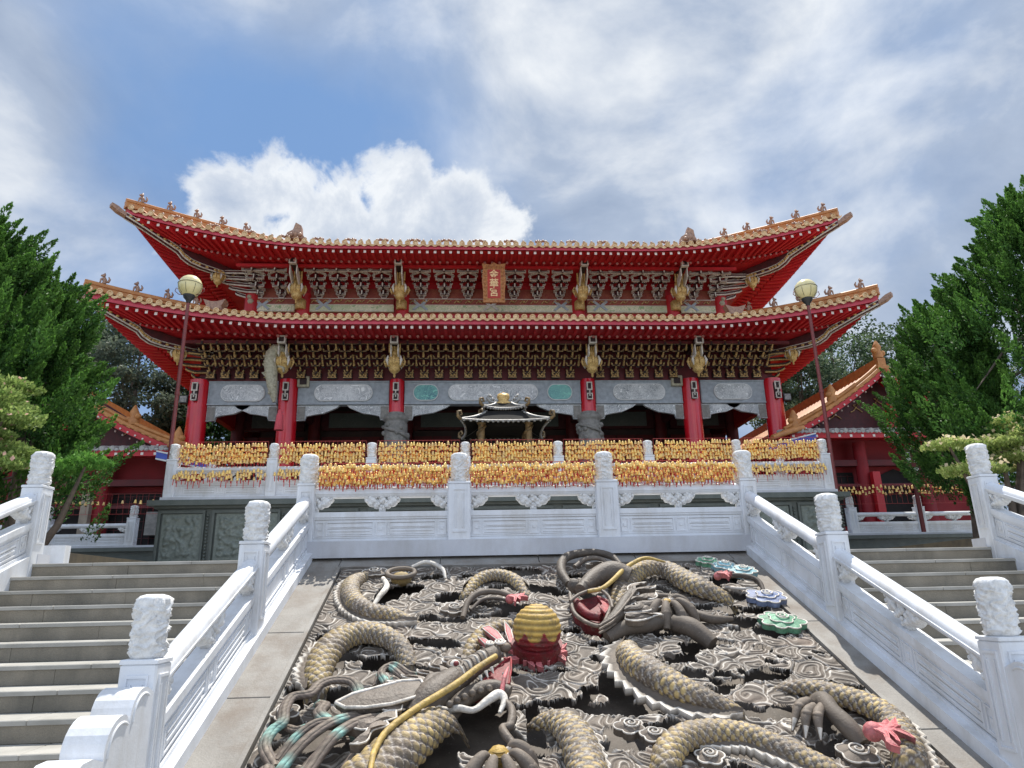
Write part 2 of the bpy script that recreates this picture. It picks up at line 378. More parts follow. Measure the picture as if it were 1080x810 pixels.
# ------------------------------------------------------------------ ground, terrace, stairs
ZT, SL = 2.16, .418
g = MB(); g.box(-600, 600, -300, 900, -.5, 0); tag(g.build('ground', 'ground'), 'wide pale grey plaza paving in front of the stairs', kind='structure')
t = MB()
t.box(-40, 40, 10.17, 60, .004, 2.085)
t.box(-40, -5.42, 9.25, 10.16, .004, 2.085); t.box(6.98, 40, 9.25, 10.16, .004, 2.085)
t.box(-5.42, -2.27, 8.94, 10.16, .004, 2.085); t.box(4.04, 6.98, 8.94, 10.16, .004, 2.085)
tag(t.build('terrace', 'paving'), 'stone paved landing at the head of the stairs', kind='structure')
RISE, RUN, TOPY, NST = .1605, .386, 8.94, 13
def stairs(x0, x1, label):
    b = MB()
    r_ = random.Random(int(x0*10))
    def course(y0, y1, z0, z1, m, j=.0):      # a course of separate stone blocks with thin joints
        xs = [x0]; x = x0+r_.uniform(.5, 1.2)
        while x < x1-.35: xs.append(x); x += r_.uniform(.95, 1.35)
        xs.append(x1)
        for p, q in zip(xs[:-1], xs[1:]):
            dy = r_.uniform(-.0025, .0025)
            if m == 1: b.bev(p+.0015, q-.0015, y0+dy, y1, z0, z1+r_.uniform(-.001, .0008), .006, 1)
            else: b.box(p+.0015, q-.0015, y0+dy, y1, z0, z1, 0)
    for i in range(1, NST):
        z = 2.085-i*RISE; y = TOPY-i*RUN
        if z < .02: break
        yb = TOPY-(i-1)*RUN+.011 if i > 1 else TOPY-.001
        b.box(x0, x1, y+.03, yb, .004, z-.045, 0)
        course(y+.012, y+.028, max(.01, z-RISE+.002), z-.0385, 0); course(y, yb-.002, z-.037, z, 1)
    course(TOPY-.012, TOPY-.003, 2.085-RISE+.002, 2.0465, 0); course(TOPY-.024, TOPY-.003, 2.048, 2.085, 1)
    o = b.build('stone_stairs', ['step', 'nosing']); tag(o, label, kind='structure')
stairs(-5.20, -2.27, 'grey stone stairs climbing left of the dragon relief')
stairs(4.04, 6.77, 'grey stone stairs climbing right of the dragon relief')

# ------------------------------------------------------------------ balustrades
def cap_mesh(seed=0, r=.118, h=.43):
    b = MB()
    prof = [(r*.82, 0), (r*.96, .012), (r, .03)]
    for i in range(1, 40): prof.append((r, .03+(h-.10)*i/40))
    prof += [(r*1.02, h-.07), (r*.97, h-.035), (r*.80, h-.012), (r*.45, h-.001), (.002, h)]
    b.lathe(prof, (0, 0, 0), 84)
    me = b.mesh('post_cap', 'carved_white')
    me.update(); no = [v.normal.copy() for v in me.vertices]
    for v, n in zip(me.vertices, no):
        if v.co.z < .02 or v.co.z > h-.02: continue
        a = math.atan2(v.co.y, v.co.x)
        p = Vector((math.cos(a)*r*9+seed*5, math.sin(a)*r*9, v.co.z*12+seed))
        w = noise.noise(p); p2 = p+Vector((w, noise.noise(p+Vector((7, 0, 0))), w*.6))*1.4
        k = 1-min(1, abs(noise.noise(p2))*3.2); k2 = 1-min(1, abs(noise.noise(p2*2.3+Vector((3, 1, 2))))*3.0)
        v.co += Vector((n.x, n.y, 0))*(.022*k**1.5+.010*k2-.012)
    me.update(); return me
CAPS = [cap_mesh(k) for k in range(4)]
CAPS_S = [cap_mesh(k+9, .095, .34) for k in range(2)]
def cloud_block(half=0):
    # carved cloud-shaped support, local x along rail, y across, z up (0..0.2)
    b = MB()
    lobes = [(-.15, .15, .080), (.15, .15, .080), (0, .165, .065), (-.08, .11, .065), (.08, .11, .065), (0, .06, .05), (-.21, .175, .055), (.21, .175, .055), (-.11, .20, .05), (.11, .20, .05)]
    for x, z, r in lobes:
        if half and x*half < -.001: continue
        b.ball((x, 0, z), r, 12, 0, (1, .95, 1))
        for a in (0, 2.1, 4.2):
            b.ball((x+math.cos(a)*r*.5, -.045*(1), z+math.sin(a)*r*.5), r*.42, 8, 0); b.ball((x+math.cos(a)*r*.5, .045, z+math.sin(a)*r*.5), r*.42, 8, 0)
    b.box(-.045 if half <= 0 else 0, .045 if half >= 0 else 0, -.035, .035, 0, .08)
    return b
def balustrade(name, label, P0, P1, posts, parent=None, slope=0.0, w=.24, curb=(.34, -.02, .20), hs=1.0, caps=None, group=None, post_w=None, base_drop=.0, under=None, rack=False):
    """P0->P1 : ground line of the run; posts: distances of the posts along it (m)."""
    P0, P1 = Vector(P0), Vector(P1)
    d = Vector((P1.x-P0.x, P1.y-P0.y, 0)); Lh = d.length; d.normalize(); n = Vector((d.y, -d.x, 0))
    root = parent or thing(name, label, 'balustrade', tuple(P0), group)
    def T(s_, q, z): return P0+d*s_+n*q+Vector((0, 0, z+slope*s_))
    cw = curb[0]/2
    if curb[2] > 0:
        b = MB(); b.box(-cw if slope == 0 else 0, Lh+(cw if slope == 0 else 0), -cw, cw, curb[1]-base_drop, curb[2], 0, T)
        b.build('curb', 'white_grey' if slope == 0 else 'white', root)
    c0 = curb[2]
    caps = caps or CAPS
    for k, s_ in enumerate(posts):
        wv = (post_w or {}).get(k, w); hw = wv/2
        b = MB(); base = Vector(T(s_, 0, 0))
        def TP(x, y, z): return base+d*x+n*y+Vector((0, 0, z))
        z1 = 1.0*hs
        b.bev(-hw, hw, -hw, hw, -.12 if slope else .02, z1-.03, .012, 0, TP)
        b.bev(-hw-.004, hw+.004, -hw-.004, hw+.004, z1-.03, z1, .006, 0, TP)
        for sg in (-1, 1):      # raised frame on front and back faces
            y0, y1 = (sg*(hw-.001), sg*(hw+.012)) if sg > 0 else (-(hw+.012), -(hw-.001))
            for x0, x1, za, zb in ((-hw*.62, -hw*.50, c0+.12, z1-.12), (hw*.50, hw*.62, c0+.12, z1-.12), (-hw*.62, hw*.62, z1-.12, z1-.10), (-hw*.62, hw*.62, c0+.10, c0+.12), (-hw*.34, -hw*.26, c0+.16, z1-.16), (hw*.26, hw*.34, c0+.16, z1-.16)):
                b.box(x0, x1, y0, y1, za, zb, 0, TP)
                b.box(y0, y1, x0, x1, za, zb, 0, TP)
        po = b.build('post', 'white', root)
        co = link_mesh('cap', caps[k % len(caps)], po); co.location = TP(0, 0, z1) - ORG[root.name]; co.rotation_euler = (0, 0, k*1.3)
    for k in range(len(posts)-1):
        a = posts[k]+(post_w or {}).get(k, w)/2; e = posts[k+1]-(post_w or {}).get(k+1, w)/2
        hp = .40*hs; pz0 = c0-.01; pz1 = c0+hp
        b = MB()
        b.box(a-.01, e+.01, -.055, .055, pz0, pz1-.07, 0, T)
        b.box(a-.01, e+.01, -.085, .085, pz1-.07, pz1, 0, T)         # moulded top of the panel
        b.box(a-.01, e+.01, -.07, .07, pz1-.10, pz1-.07, 0, T)
        b.box(a-.01, e+.01, -.075, .075, pz0, pz0+.05, 0, T)
        m_ = (a+e)/2; q = .075
        zz0, zz1 = pz0+.085, pz1-.13
        cells = [(a+.03, a+.14), (a+.17, m_-.10), (m_-.07, m_+.07), (m_+.10, e-.17), (e-.14, e-.03)]
        for (u0, u1) in cells:                                       # raised mouldings, both faces
            for y0, y1 in ((-.068, -.054), (.054, .068)):
                for (x0, x1, za, zb) in ((u0, u1, zz1-.014, zz1), (u0, u1, zz0, zz0+.014), (u0, u0+.014, zz0+.014, zz1-.014), (u1-.014, u1, zz0+.014, zz1-.014)):
                    b.box(x0, x1, y0, y1, za, zb, 0, T)
                if u1-u0 > .2:
                    for zq in (zz1-.021, zz0+.016, (zz0+zz1)/2-.003): b.box(u0+.02, u1-.02, (-.0562 if y1 < 0 else .0545), (-.0545 if y1 < 0 else .0562), zq, zq+.006, 1, T)
                    b.box(u0+.05, u1-.05, y0, y1, (zz0+zz1)/2-.035, (zz0+zz1)/2-.022, 0, T); b.box(u0+.05, u1-.05, y0, y1, (zz0+zz1)/2+.022, (zz0+zz1)/2+.035, 0, T)
                else:
                    b.box((u0+u1)/2-.02, (u0+u1)/2+.02, y0, y1, (zz0+zz1)/2-.02, (zz0+zz1)/2+.02, 0, T)
        for y0, y1 in ((-.0565, -.054), (.054, .0565)): b.box(a, e, y0, y1, pz1-.106, pz1-.101, 1, T); b.box(a, e, y0, y1, pz0+.051, pz0+.057, 1, T)
        b.build('panel', ['white', 'grime'], root)
        rz0 = c0+hp+.20*hs
        for s_, hf in ((m_, 0), (a, 1), (e, -1)):
            cb = cloud_block(hf); b = MB()
            b.add([T(s_+x*.95, y*1.05, c0+hp-.004+z*1.06*hs) for x, y, z in cb.v], cb.f, 0, True)
            b.build('cloud_support', 'carved_white', root)
        b = MB(); hh = .085*hs                                       # handrail: eight sided with grooves
        prof = [(-.075, .02), (-.085, .06), (-.075, .105), (-.05, .135), (0, .15), (.05, .135), (.075, .105), (.085, .06), (.075, .02), (.045, 0), (-.045, 0)]
        b.prism([(p, q) for p, q in prof], a-.01, e+.01, 0, lambda p, q, w_: T(w_, p, rz0+q*hs), True)
        for y in (-.088, .088): b.box(a, e, y-.006, y+.006, rz0+.05*hs, rz0+.07*hs, 0, T)
        b.build('handrail', 'white', root)
    return root

FRONT = balustrade('front_balustrade', 'white carved balustrade straight across the top of the dragon relief', (-2.25, 10.0, ZT), (4.02, 10.0, ZT), [0, 2.12, 4.21, 6.27], post_w={1: .31, 2: .31})
def ramp_pts(x): return (x, 9.84, ZT-SL*.16), (x, 5.4, ZT-SL*4.6)
for x, side in ((-2.25, 'left'), (4.02, 'right')):
    a, e = ramp_pts(x)
    L = 9.84-5.4
    balustrade('stair_balustrade', 'white sloping balustrade between the dragon relief and the %s stairs' % side, a, (x, 5.40, 0), [9.84-7.72, 9.84-5.40], slope=-SL, curb=(.30, -.5, .12), w=.25)
# first bay between the front corner post and the first sloped post, sharing the corner
def slope_bay(x, side):
    root = [o for o in COL.objects if o.name.startswith('stair_balustrade') and o.parent is None and side in o['label']][0]
    n = Vector((-1, 0, 0)); 
    P0 = Vector((x, 9.84, ZT-SL*.16))
    def T(s_, q, z): return P0+Vector((0, -1, 0))*s_+Vector((1, 0, 0))*q+Vector((0, 0, z-SL*s_))
    a, e = -.02, 9.84-7.72-.12; c0 = .12; hp = .40; pz0, pz1 = c0-.01, c0+hp
    b = MB(); b.box(a, e+.01, -.055, .055, pz0, pz1-.07, 0, T); b.box(a, e+.01, -.085, .085, pz1-.07, pz1, 0, T); b.box(a, e+.01, -.075, .075, pz0, pz0+.05, 0, T); b.box(a, e+.01, -.07, .07, pz1-.10, pz1-.07, 0, T)
    m_ = (a+e)/2; zz0, zz1 = pz0+.085, pz1-.13
    for (u0, u1) in [(a+.03, a+.14), (a+.17, m_-.10), (m_-.07, m_+.07), (m_+.10, e-.17), (e-.14, e-.03)]:
        for y0, y1 in ((-.068, -.054), (.054, .068)):
            for (x0, x1, za, zb) in ((u0, u1, zz1-.014, zz1), (u0, u1, zz0, zz0+.014), (u0, u0+.014, zz0+.014, zz1-.014), (u1-.014, u1, zz0+.014, zz1-.014)):
                b.box(x0, x1, y0, y1, za, zb, 0, T)
    b.build('panel', 'white', root)
    for s_, hf in ((m_, 0), (a, 1), (e, -1)):
        cb = cloud_block(hf); b = MB(); b.add([T(s_+p*.95, q*1.05, c0+hp-.004+z*1.06) for p, q, z in cb.v], cb.f, 0, True); b.build('cloud_support', 'carved_white', root)
    rz0 = c0+hp+.2
    b = MB(); prof = [(-.075, .02), (-.085, .06), (-.075, .105), (-.05, .135), (0, .15), (.05, .135), (.075, .105), (.085, .06), (.075, .02), (.045, 0), (-.045, 0)]
    b.prism(prof, a, e+.01, 0, lambda p, q, w_: T(w_, p, rz0+q), True); b.build('handrail', 'white', root)
    # lower curb continues to the foot and carries the drum stone
    b = MB()
    Y1, z1 = 5.40-.13, ZT-SL*4.73
    zz = lambda y: ZT-SL*(10-y)
    # outline in (y, z): three rolling lobes stepping down to the front
    pts = [(Y1, zz(Y1)-.12)]
    pts.append((Y1, 1.03))
    for cy, cz, r, a0, a1 in ((5.13, .91, .17, 60, 190), (4.86, .76, .19, 75, 190), (4.50, .50, .27, 80, 262)):
        for k in range(9):
            a_ = R(a0+(a1-a0)*k/8); pts.append((cy+r*math.cos(a_), cz+r*math.sin(a_)))
    pts.append((4.5, .03)); pts.append((Y1, .03))
    b.prism(pts, x-.125, x+.125, 0, lambda p, q, w_: (w_, p, q))
    for sx in (-1, 1):
        for r_ in (.20, .115):
            c = (x+sx*.125, 4.50, .50)
            ring = [(c[0], c[1]+r_*math.cos(2*PI*k/24), c[2]+r_*math.sin(2*PI*k/24)) for k in range(25)]
            b.tube(ring, .014, 6, 0, False)
        for cy, cz, r in ((5.13, .91, .13), (4.86, .76, .145)):
            b.tube([(x+sx*.125, cy+r*math.cos(R(a_)), cz+r*math.sin(R(a_))) for a_ in range(60, 200, 10)], .010, 6, 0, False)
    b.build('drum_stone', 'white', root)
for x, s_ in ((-2.25, 'left'), (4.02, 'right')): slope_bay(x, s_)
# outer balustrades of the stairs
for x, side, cx in ((-5.30, 'far left', 'left'), (6.87, 'far right', 'right')):
    y0 = 8.98
    balustrade('outer_balustrade', 'white sloping balustrade on the outer edge of the %s stairs' % cx, (x, y0, 2.02), (x, 4.6, 0), [0, 2.15, 4.30], slope=-.412, curb=(.24, -2.2, .20), w=.25)
    xo = -16.0 if x < 0 else 18.0
    balustrade('landing_balustrade', 'white level balustrade running outwards from the %s stair head' % cx, (x, 9.12, 2.085) if x > 0 else (xo, 9.12, 2.085), (xo, 9.12, 2.085) if x > 0 else (x, 9.12, 2.085), [2.2*k for k in (range(1, 6) if x > 0 else range(0, 5))] , curb=(.26, -.02, .12), w=.22)
# retaining wall under the outer landings
for xa, xb, s_ in ((-40, -5.44, 'left'), (7.0, 40, 'right')):
    b = MB(); b.box(xa, xb, 9.14, 9.249, 0.004, 2.08); tag(b.build('retaining_wall', 'slate'), 'dark green stone retaining wall below the %s landing' % s_, 'wall')

# ------------------------------------------------------------------ carved dragon ramp: base and border
LV = math.hypot(1, SL)
dn = Vector((0, -1, -SL))/LV; rn = Vector((0, -SL, 1))/LV; RP0 = Vector((0, 10, ZT))
def RT(x, l, h=0.0): return RP0+Vector((x, 0, 0))+dn*l+rn*h
relief = thing('dragon_relief', 'sloping grey stone relief of gilded dragons in clouds between the two stairs', 'relief carving', (X0, 7.5, ZT-SL*2.5))
b = MB()
b.box(-2.13, 3.90, .02, 5.6, -.6, -.36, 0, RT); b.box(-2.13, -1.70, .02, 5.6, -.36, -.15, 0, RT); b.box(3.60, 3.90, .02, 5.6, -.36, -.15, 0, RT); b.box(-1.70, 3.60, .02, .44, -.36, -.15, 0, RT); b.build('ramp_core', 'slate', relief)
JL = [.03, 2.27, 3.52, 4.75, 5.55]; JR = [.03, 2.30, 4.30, 5.55]
def slab(x0, x1, l0, l1):
    b = MB(); g_ = .004
    b.bev(x0+g_, x1-g_, l0+g_, l1-g_, -.15, 0.0, .006, 0, lambda x, y, z: RT(x, y, z)); b.build('border_slab', 'slab', relief)
for k in range(len(JL)-1): slab(-2.12, -1.72, max(JL[k], .03), JL[k+1])
for k in range(len(JR)-1): slab(3.62, 3.90, JR[k], JR[k+1])
for k in range(4): slab(-1.72+k*1.335, -1.72+(k+1)*1.335, .03, .40)
b = MB()
for xa, xb in ((-1.72, -1.67), (3.57, 3.62)):
    b.box(xa+.003, xb-.003, .42, 5.55, -.15, .022, 0, RT); 
for xa, xb in ((-1.655, -1.63), (3.53, 3.555)): b.box(xa, xb, .47, 5.55, -.15, -.01, 0, RT)
b.box(-1.70, 3.60, .405, .445, -.15, .022, 0, RT); b.box(-1.66, 3.56, .46, .48, -.15, -.012, 0, RT)
b.build('moulding', 'slab', relief)

# ------------------------------------------------------------------ upper podium
PZ = 3.63
b = MB()
b.box(-6.40, 8.12, 15.02, 44, 2.09, PZ-.16); b.box(-6.46, 8.18, 14.94, 44.0, PZ-.16, PZ-.11); b.box(-6.56, 8.28, 14.82, 44.1, PZ-.11, PZ); b.box(-6.48, 8.2, 14.9, 15.02, 2.09, 2.32)
pod = thing('podium', 'dark green carved granite podium in front of the temple hall', 'podium', (X0, 15, 2.09))
b.build('body', 'slate', pod)
def carved_panel(x0, x1, z0, z1, y, parent, seed, mt='slate_carved', amp=.035, thr=0.0, sc=5.0):
    nx = max(12, int((x1-x0)/.022)); nz = max(10, int((z1-z0)/.022))
    V = []
    for i in range(nx):
        for j in range(nz):
            u = i/(nx-1); v = j/(nz-1); x = x0+(x1-x0)*u; z = z0+(z1-z0)*v
            e = min(u, 1-u)*(x1-x0); f = min(v, 1-v)*(z1-z0); ed = min(1, max(0, min(e, f)-.05)/.05)
            p = Vector((x*sc+seed*7, z*sc*1.3, seed)); w = noise.noise(p*.7)
            k = noise.noise(p+Vector((w*2, 0, w*2))); k2 = noise.noise(p*2.7+Vector((0, w*3, 0)))
            h = max(0, min(1, (k+.12)*6.0))*(.7+.9*k2)*amp*1.5*ed
            V.append((x, y-h, z))
    me = np_mesh('carved_panel', V, grid_faces(nx, nz), mt)
    o = link_mesh('carved_panel', me, parent)
    og = ORG[parent.name]; o.location = (-og.x, -og.y, -og.z); return o
spans = [(-6.36, -5.42), (-5.28, -3.9), (-3.76, -2.3), (-2.1, -.2), (0, 1.8), (2.0, 3.9), (4.1, 5.6), (5.8, 7.0), (7.14, 8.06)]
for k, (a, e) in enumerate(spans):
    carved_panel(a+.08, e-.06, 2.42, 3.36, 15.0, pod, k+1)
    fr = MB()
    for (x0, x1, z0, z1) in ((a, e, 3.37, 3.43), (a, e, 2.34, 2.40), (a, a+.05, 2.40, 3.37), (e-.05, e, 2.40, 3.37)): fr.box(x0, x1, 14.96, 15.03, z0, z1)
    for q in range(14): fr.ball((e+.05, 14.985, 2.44+q*.068), .028, 8)
    fr.build('panel_frame', 'slate', pod)
ps = [0, 2.06, 4.12, 6.12, 8.14, 10.13, 12.12, 14.08]
balustrade('podium_balustrade', 'white balustrade with eight posts along the front of the upper podium', (-6.19, 15.0, PZ), (7.89, 15.0, PZ), ps, curb=(.28, 0, .06), w=.22, hs=.86, caps=CAPS_S)
for x, s_ in ((-6.19, 'left'), (7.89, 'right')):
    balustrade('podium_side_balustrade', 'short white balustrade going back along the %s side of the upper podium' % s_, (x, 15.16, PZ), (x, 19.4, PZ), [2.0, 4.0], curb=(.28, 0, .06), w=.22, hs=.86, caps=CAPS_S)
    b = MB(); 
# side terraces behind the landing, each with its low balustrade
for sg, s_ in ((-1, 'left'), (1, 'right')):
    xa = X0+sg*7.6; xb = X0+sg*30
    x0, x1 = min(xa, xb), max(xa, xb)
    b = MB(); b.box(x0, x1, 19.9, 44, 2.09, 3.06)
    b.box(x0, x1, 19.8, 19.9, 2.96, 3.06); b.box(x0, x1, 19.84, 19.9, 2.09, 2.2)
    tag(b.build('side_terrace', 'slate'), 'low dark stone terrace below the %s side hall' % s_, kind='structure')
    if sg < 0: balustrade('side_balustrade', 'low white balustrade before the left side hall', (-18.0, 20, 3.06), (-7.2, 20, 3.06), [0, 2.25, 4.4, 6.6, 8.85], curb=(.26, 0, .06), w=.24, hs=.80, caps=CAPS_S)
    else: balustrade('side_balustrade', 'low white balustrade before the right side hall', (8.9, 20, 3.06), (20, 20, 3.06), [2.2, 4.25, 6.3, 8.4], curb=(.26, 0, .06), w=.24, hs=.80, caps=CAPS_S)

# ------------------------------------------------------------------ the temple hall
COLX = [-10.2, -7.15, -3.4, 3.4, 7.15, 10.2]
FZ = 4.35          # hall floor
YC = 24.0
YB = 40.0
hall = thing('temple_hall', 'two-tiered red temple hall with amber tiled roofs and upswept corners', 'temple', (X0, YC, PZ))

def eave_fn(hx, hy, cx, cy, R_, lift, flare, pw=2.1):
    """hx,hy: half extents of the eave; returns fn(side, t, d, z) -> point on the roof plan"""
    sides = {'front': ((1, 0), (0, -1), hx, hy), 'right': ((0, 1), (1, 0), hy, hx), 'back': ((-1, 0), (0, 1), hx, hy), 'left': ((0, -1), (-1, 0), hy, hx)}
    def k_of(half, t): return max(0.0, min(1.0, (R_-(half-abs(t)))/R_))**pw
    def P(side, t, d, fade=1.0):
        tg, nr, half, out = sides[side]; k = k_of(half, t)*fade
        sg = 1 if t >= 0 else -1
        a = t+sg*flare*k; b_ = out-d+flare*k
        return cx+tg[0]*a+nr[0]*b_, cy+tg[1]*a+nr[1]*b_, lift*k
    return P, sides, k_of

def roof(parent, cx, cy, wx, wy, over, z_edge, z_wall, z_tile, R_, lift, flare, slope, D, nsp, sides_on=('front', 'right', 'left', 'back'), figs=4, ornx=(), curve=.012, knobs=0, ext=.30):
    hx, hy = wx+over, wy+over
    P, sides, k_of = eave_fn(hx, hy, cx, cy, R_, lift, flare)
    sof = MB(); raf = MB(); fas = MB(); til = MB(); 
    for sd in sides_on:
        tg, nr, half, out = sides[sd]; wall_half = half-over
        n = int(round(2*half/nsp)); ts = [-half+2*half*i/n for i in range(n+1)]
        def wallp(t, z):
            tw = max(-wall_half, min(wall_half, t))
            return Vector((cx+tg[0]*tw+nr[0]*(out-over), cy+tg[1]*tw+nr[1]*(out-over), z))
        def edge(t, d, z):
            x, y, l = P(sd, t, d); return Vector((x, y, z+l))
        # soffit boards
        vsf = []
        NJ = 5
        for t in ts:
            E = edge(t, 0.02, z_edge+.10); W_ = wallp(t, z_wall)
            for j in range(NJ+1):
                q = j/NJ; p = W_.lerp(E, q); l = P(sd, t, 0)[2]
                p.z = z_wall*(1-q)+(z_edge+.10)*q + l*(q**1.7)
                vsf.append(p)
        m = NJ+1
        sof.add(vsf, [(i*m+j, i*m+j+1, (i+1)*m+j+1, (i+1)*m+j) for i in range(len(ts)-1) for j in range(NJ)], 0, True)
        def sofp(t, q, dz):
            E = edge(t, 0.02, z_edge+.10); W_ = wallp(t, z_wall); p = W_.lerp(E, q); l = P(sd, t, 0)[2]
            p.z = z_wall*(1-q)+(z_edge+.10)*q+l*(q**1.7)+dz; return p
        back = sd == 'back'
        for i, t in enumerate(ts):
            if back and i % 2: continue
            tm = t+.001
            T0 = Vector((tg[0], tg[1], 0))
            # flying rafter: square section, white end
            qs = [.70, .85, .985]
            w_ = .042
            prev = None; vs_ = []
            for q in qs:
                c = sofp(tm, q, -.005)
                for (u, v) in ((-w_, 0), (w_, 0), (w_, -.09), (-w_, -.09)): vs_.append(c+T0*u+Vector((0, 0, v)))
            raf.add(vs_, [(a*4+k, a*4+(k+1) % 4, a*4+4+(k+1) % 4, a*4+4+k) for a in range(2) for k in range(4)], 0)
            raf.add(vs_[:4], [(3, 2, 1, 0)], 0)
            c = sofp(tm, .985, -.005); o_ = Vector((nr[0], nr[1], 0))*.006
            raf.add([c+T0*u+Vector((0, 0, v))+o_ for (u, v) in ((-w_*1.05, .002), (w_*1.05, .002), (w_*1.05, -.092), (-w_*1.05, -.092))], [(0, 1, 2, 3)], 1)
            # round rafter below, faded end
            raf.tube([sofp(tm+nsp*.5, .50, -.0), sofp(tm+nsp*.5, .58, -.055), sofp(tm+nsp*.5, .66, -.085)], [.045, .050, .052], 8, 0, True, True) if abs(tm+nsp*.5) < half-.05 else None
            if abs(tm+nsp*.5) < half-.05:
                c = sofp(tm+nsp*.5, .662, -.085)+o_; raf.add([c+T0*(.05*math.cos(a))+Vector((0, 0, .05*math.sin(a))) for a in [k*PI/4 for k in range(8)]], [tuple(range(8))], 2)
        # board the round rafters end against
        # fascia board below the tiles
        v_ = []
        for t in ts:
            l = P(sd, t, 0)[2]
            for dd, zz in ((0.0, z_edge+.115), (-.045, z_edge+.115), (-.045, z_edge+.20), (-.02, z_edge+.20), (-.02, z_tile-.10), (.10, z_tile-.10)):
                x, y, l = P(sd, t, dd); v_.append((x, y, zz+l))
        fas.add(v_, [(i*6+j, i*6+j+1, i*6+7+j, i*6+6+j) for i in range(len(ts)-1) for j in range(5)], 0)
        # tile bed + barrels
        NJ2 = 7
        def surf(t, d, dz=0):
            fade = max(0.0, 1-d/D)**1.4
            x, y, l = P(sd, t, d, fade)
            return Vector((x, y, z_tile+slope*d+curve*d*d+l+dz))
        dm = [max(.05, min(D, half-abs(t))) for t in ts]
        v_ = [surf(t, -.06+(dm[i]+.06)*j/NJ2, -.085) for i, t in enumerate(ts) for j in range(NJ2+1)]
        mm = NJ2+1
        til.add(v_, [(i*mm+j, i*mm+j+1, (i+1)*mm+j+1, (i+1)*mm+j) for i in range(len(ts)-1) for j in range(NJ2)], 0)
        for i, t in enumerate(ts[:-1]):
            if back and i % 2: continue
            tc = t+nsp*.5; d1 = max(.05, min(D, half-abs(tc)))
            pts = [surf(tc, -.10+(d1+.10)*j/NJ2, -.03) for j in range(NJ2+1)]
            T0 = Vector((tg[0], tg[1], 0)); v_ = []
            for p in pts:
                for a in (0, 45, 90, 135, 180): v_.append(p+T0*(.075*math.cos(R(a)))+Vector((0, 0, .08*math.sin(R(a))-.02)))
            til.add(v_, [(a*5+k, a*5+k+1, a*5+6+k, a*5+5+k) for a in range(NJ2) for k in range(4)], 0, True)
            # round tile end: raised ring and disc
            o_ = Vector((nr[0], nr[1], 0)); c = pts[0]+Vector((0, 0, -.005))
            ring = lambda r_, off: [c+o_*off+T0*(r_*math.cos(k*PI/5))+Vector((0, 0, r_*math.sin(k*PI/5))) for k in range(10)]
            v_ = ring(.098, -.03)+ring(.098, .012)+ring(.07, .014)+ring(.062, -.004)+ring(.02, .016)
            til.add(v_, [(a*10+k, a*10+(k+1) % 10, a*10+10+(k+1) % 10, a*10+10+k) for a in range(4) for k in range(10)]+[tuple(range(40, 50))], 1)
            # drip tile: curved tongue between two round ends
            x0_ = tc+nsp*.5
            if x0_ < half:
                c2 = surf(x0_, -.09, -.06)
                arc = [(-.15, .03), (-.13, -.035), (-.08, -.09), (0, -.125), (.08, -.09), (.13, -.035), (.15, .03), (.06, -.02), (0, -.035), (-.06, -.02)]
                arc = [(u*nsp/.27, v) for u, v in arc]
                f_ = [c2+T0*u+Vector((0, 0, v)) for u, v in arc]; bk = [p-o_*.02 for p in f_]
                til.add(f_+bk, [tuple(range(10)), tuple(range(19, 9, -1))]+[(k, (k+1) % 10, (k+1) % 10+10, k+10) for k in range(10)], 1)
        if knobs and sd == 'front':
            k_ = -half+1.2
            while k_ < half-1:
                c = surf(k_, .15, .09)
                for j in range(5): til.ball((c.x-.16+j*.08, c.y, c.z+.03*(j % 2)+.02), .055, 6, 2)
                k_ += knobs
            for i, t in enumerate(ts[:-1]):
                c = surf(t+nsp*.5, .02, .04); til.lathe([(.045, 0), (.05, .04), (.02, .09), (.001, .11)], c, 6, 2)
    sof.build('soffit', 'red_soffit', parent)
    raf.build('rafter_row', ['red_soffit', 'rafter_tip', 'rafter_dot'], parent)
    fas.build('fascia', 'pink_edge', parent)
    til.build('roof_tiles', ['tile', 'tile_end', 'figure'], parent)
    # hip ridges with figures, hip beams with carved undersides, hanging lotus pieces
    for sx, sy in ((-1, -1), (1, -1), (-1, 1), (1, 1)):
        def hip(d, dz=0):
            fade = max(0.0, 1-d/D)**1.4
            return Vector((cx+sx*(hx-d+flare*fade), cy+sy*(hy-d+flare*fade), z_tile+slope*d+curve*d*d+lift*fade+dz))
        ds = [-.05, .25, .6, 1.0, 1.5, 2.0, 2.6, min(3.4, D*.9), D*.97]
        ds = sorted(set(x for x in ds if x <= D))
        cr = Vector((sx*1.0, -sy*1.0, 0)).normalized()
        rd = MB(); v_ = []
        prof = [(-.13, -.08), (-.13, .02), (-.09, .03), (-.09, .12), (-.12, .13), (-.12, .17), (-.06, .18), (-.06, .25), (0, .29), (.06, .25), (.06, .18), (.12, .17), (.12, .13), (.09, .12), (.09, .03), (.13, .02), (.13, -.08)]
        for d in ds:
            p = hip(d)
            for u, v in prof: v_.append(p+cr*u+Vector((0, 0, v)))
        n_ = len(prof)
        rd.add(v_, [(a*n_+k, a*n_+(k+1) % n_, (a+1)*n_+(k+1) % n_, (a+1)*n_+k) for a in range(len(ds)-1) for k in range(n_)], 0)
        rd.add(v_[:n_], [tuple(range(n_-1, -1, -1))], 0); rd.add(v_[-n_:], [tuple(range(n_))], 0)
        rd.build('hip_ridge', 'tile', parent)
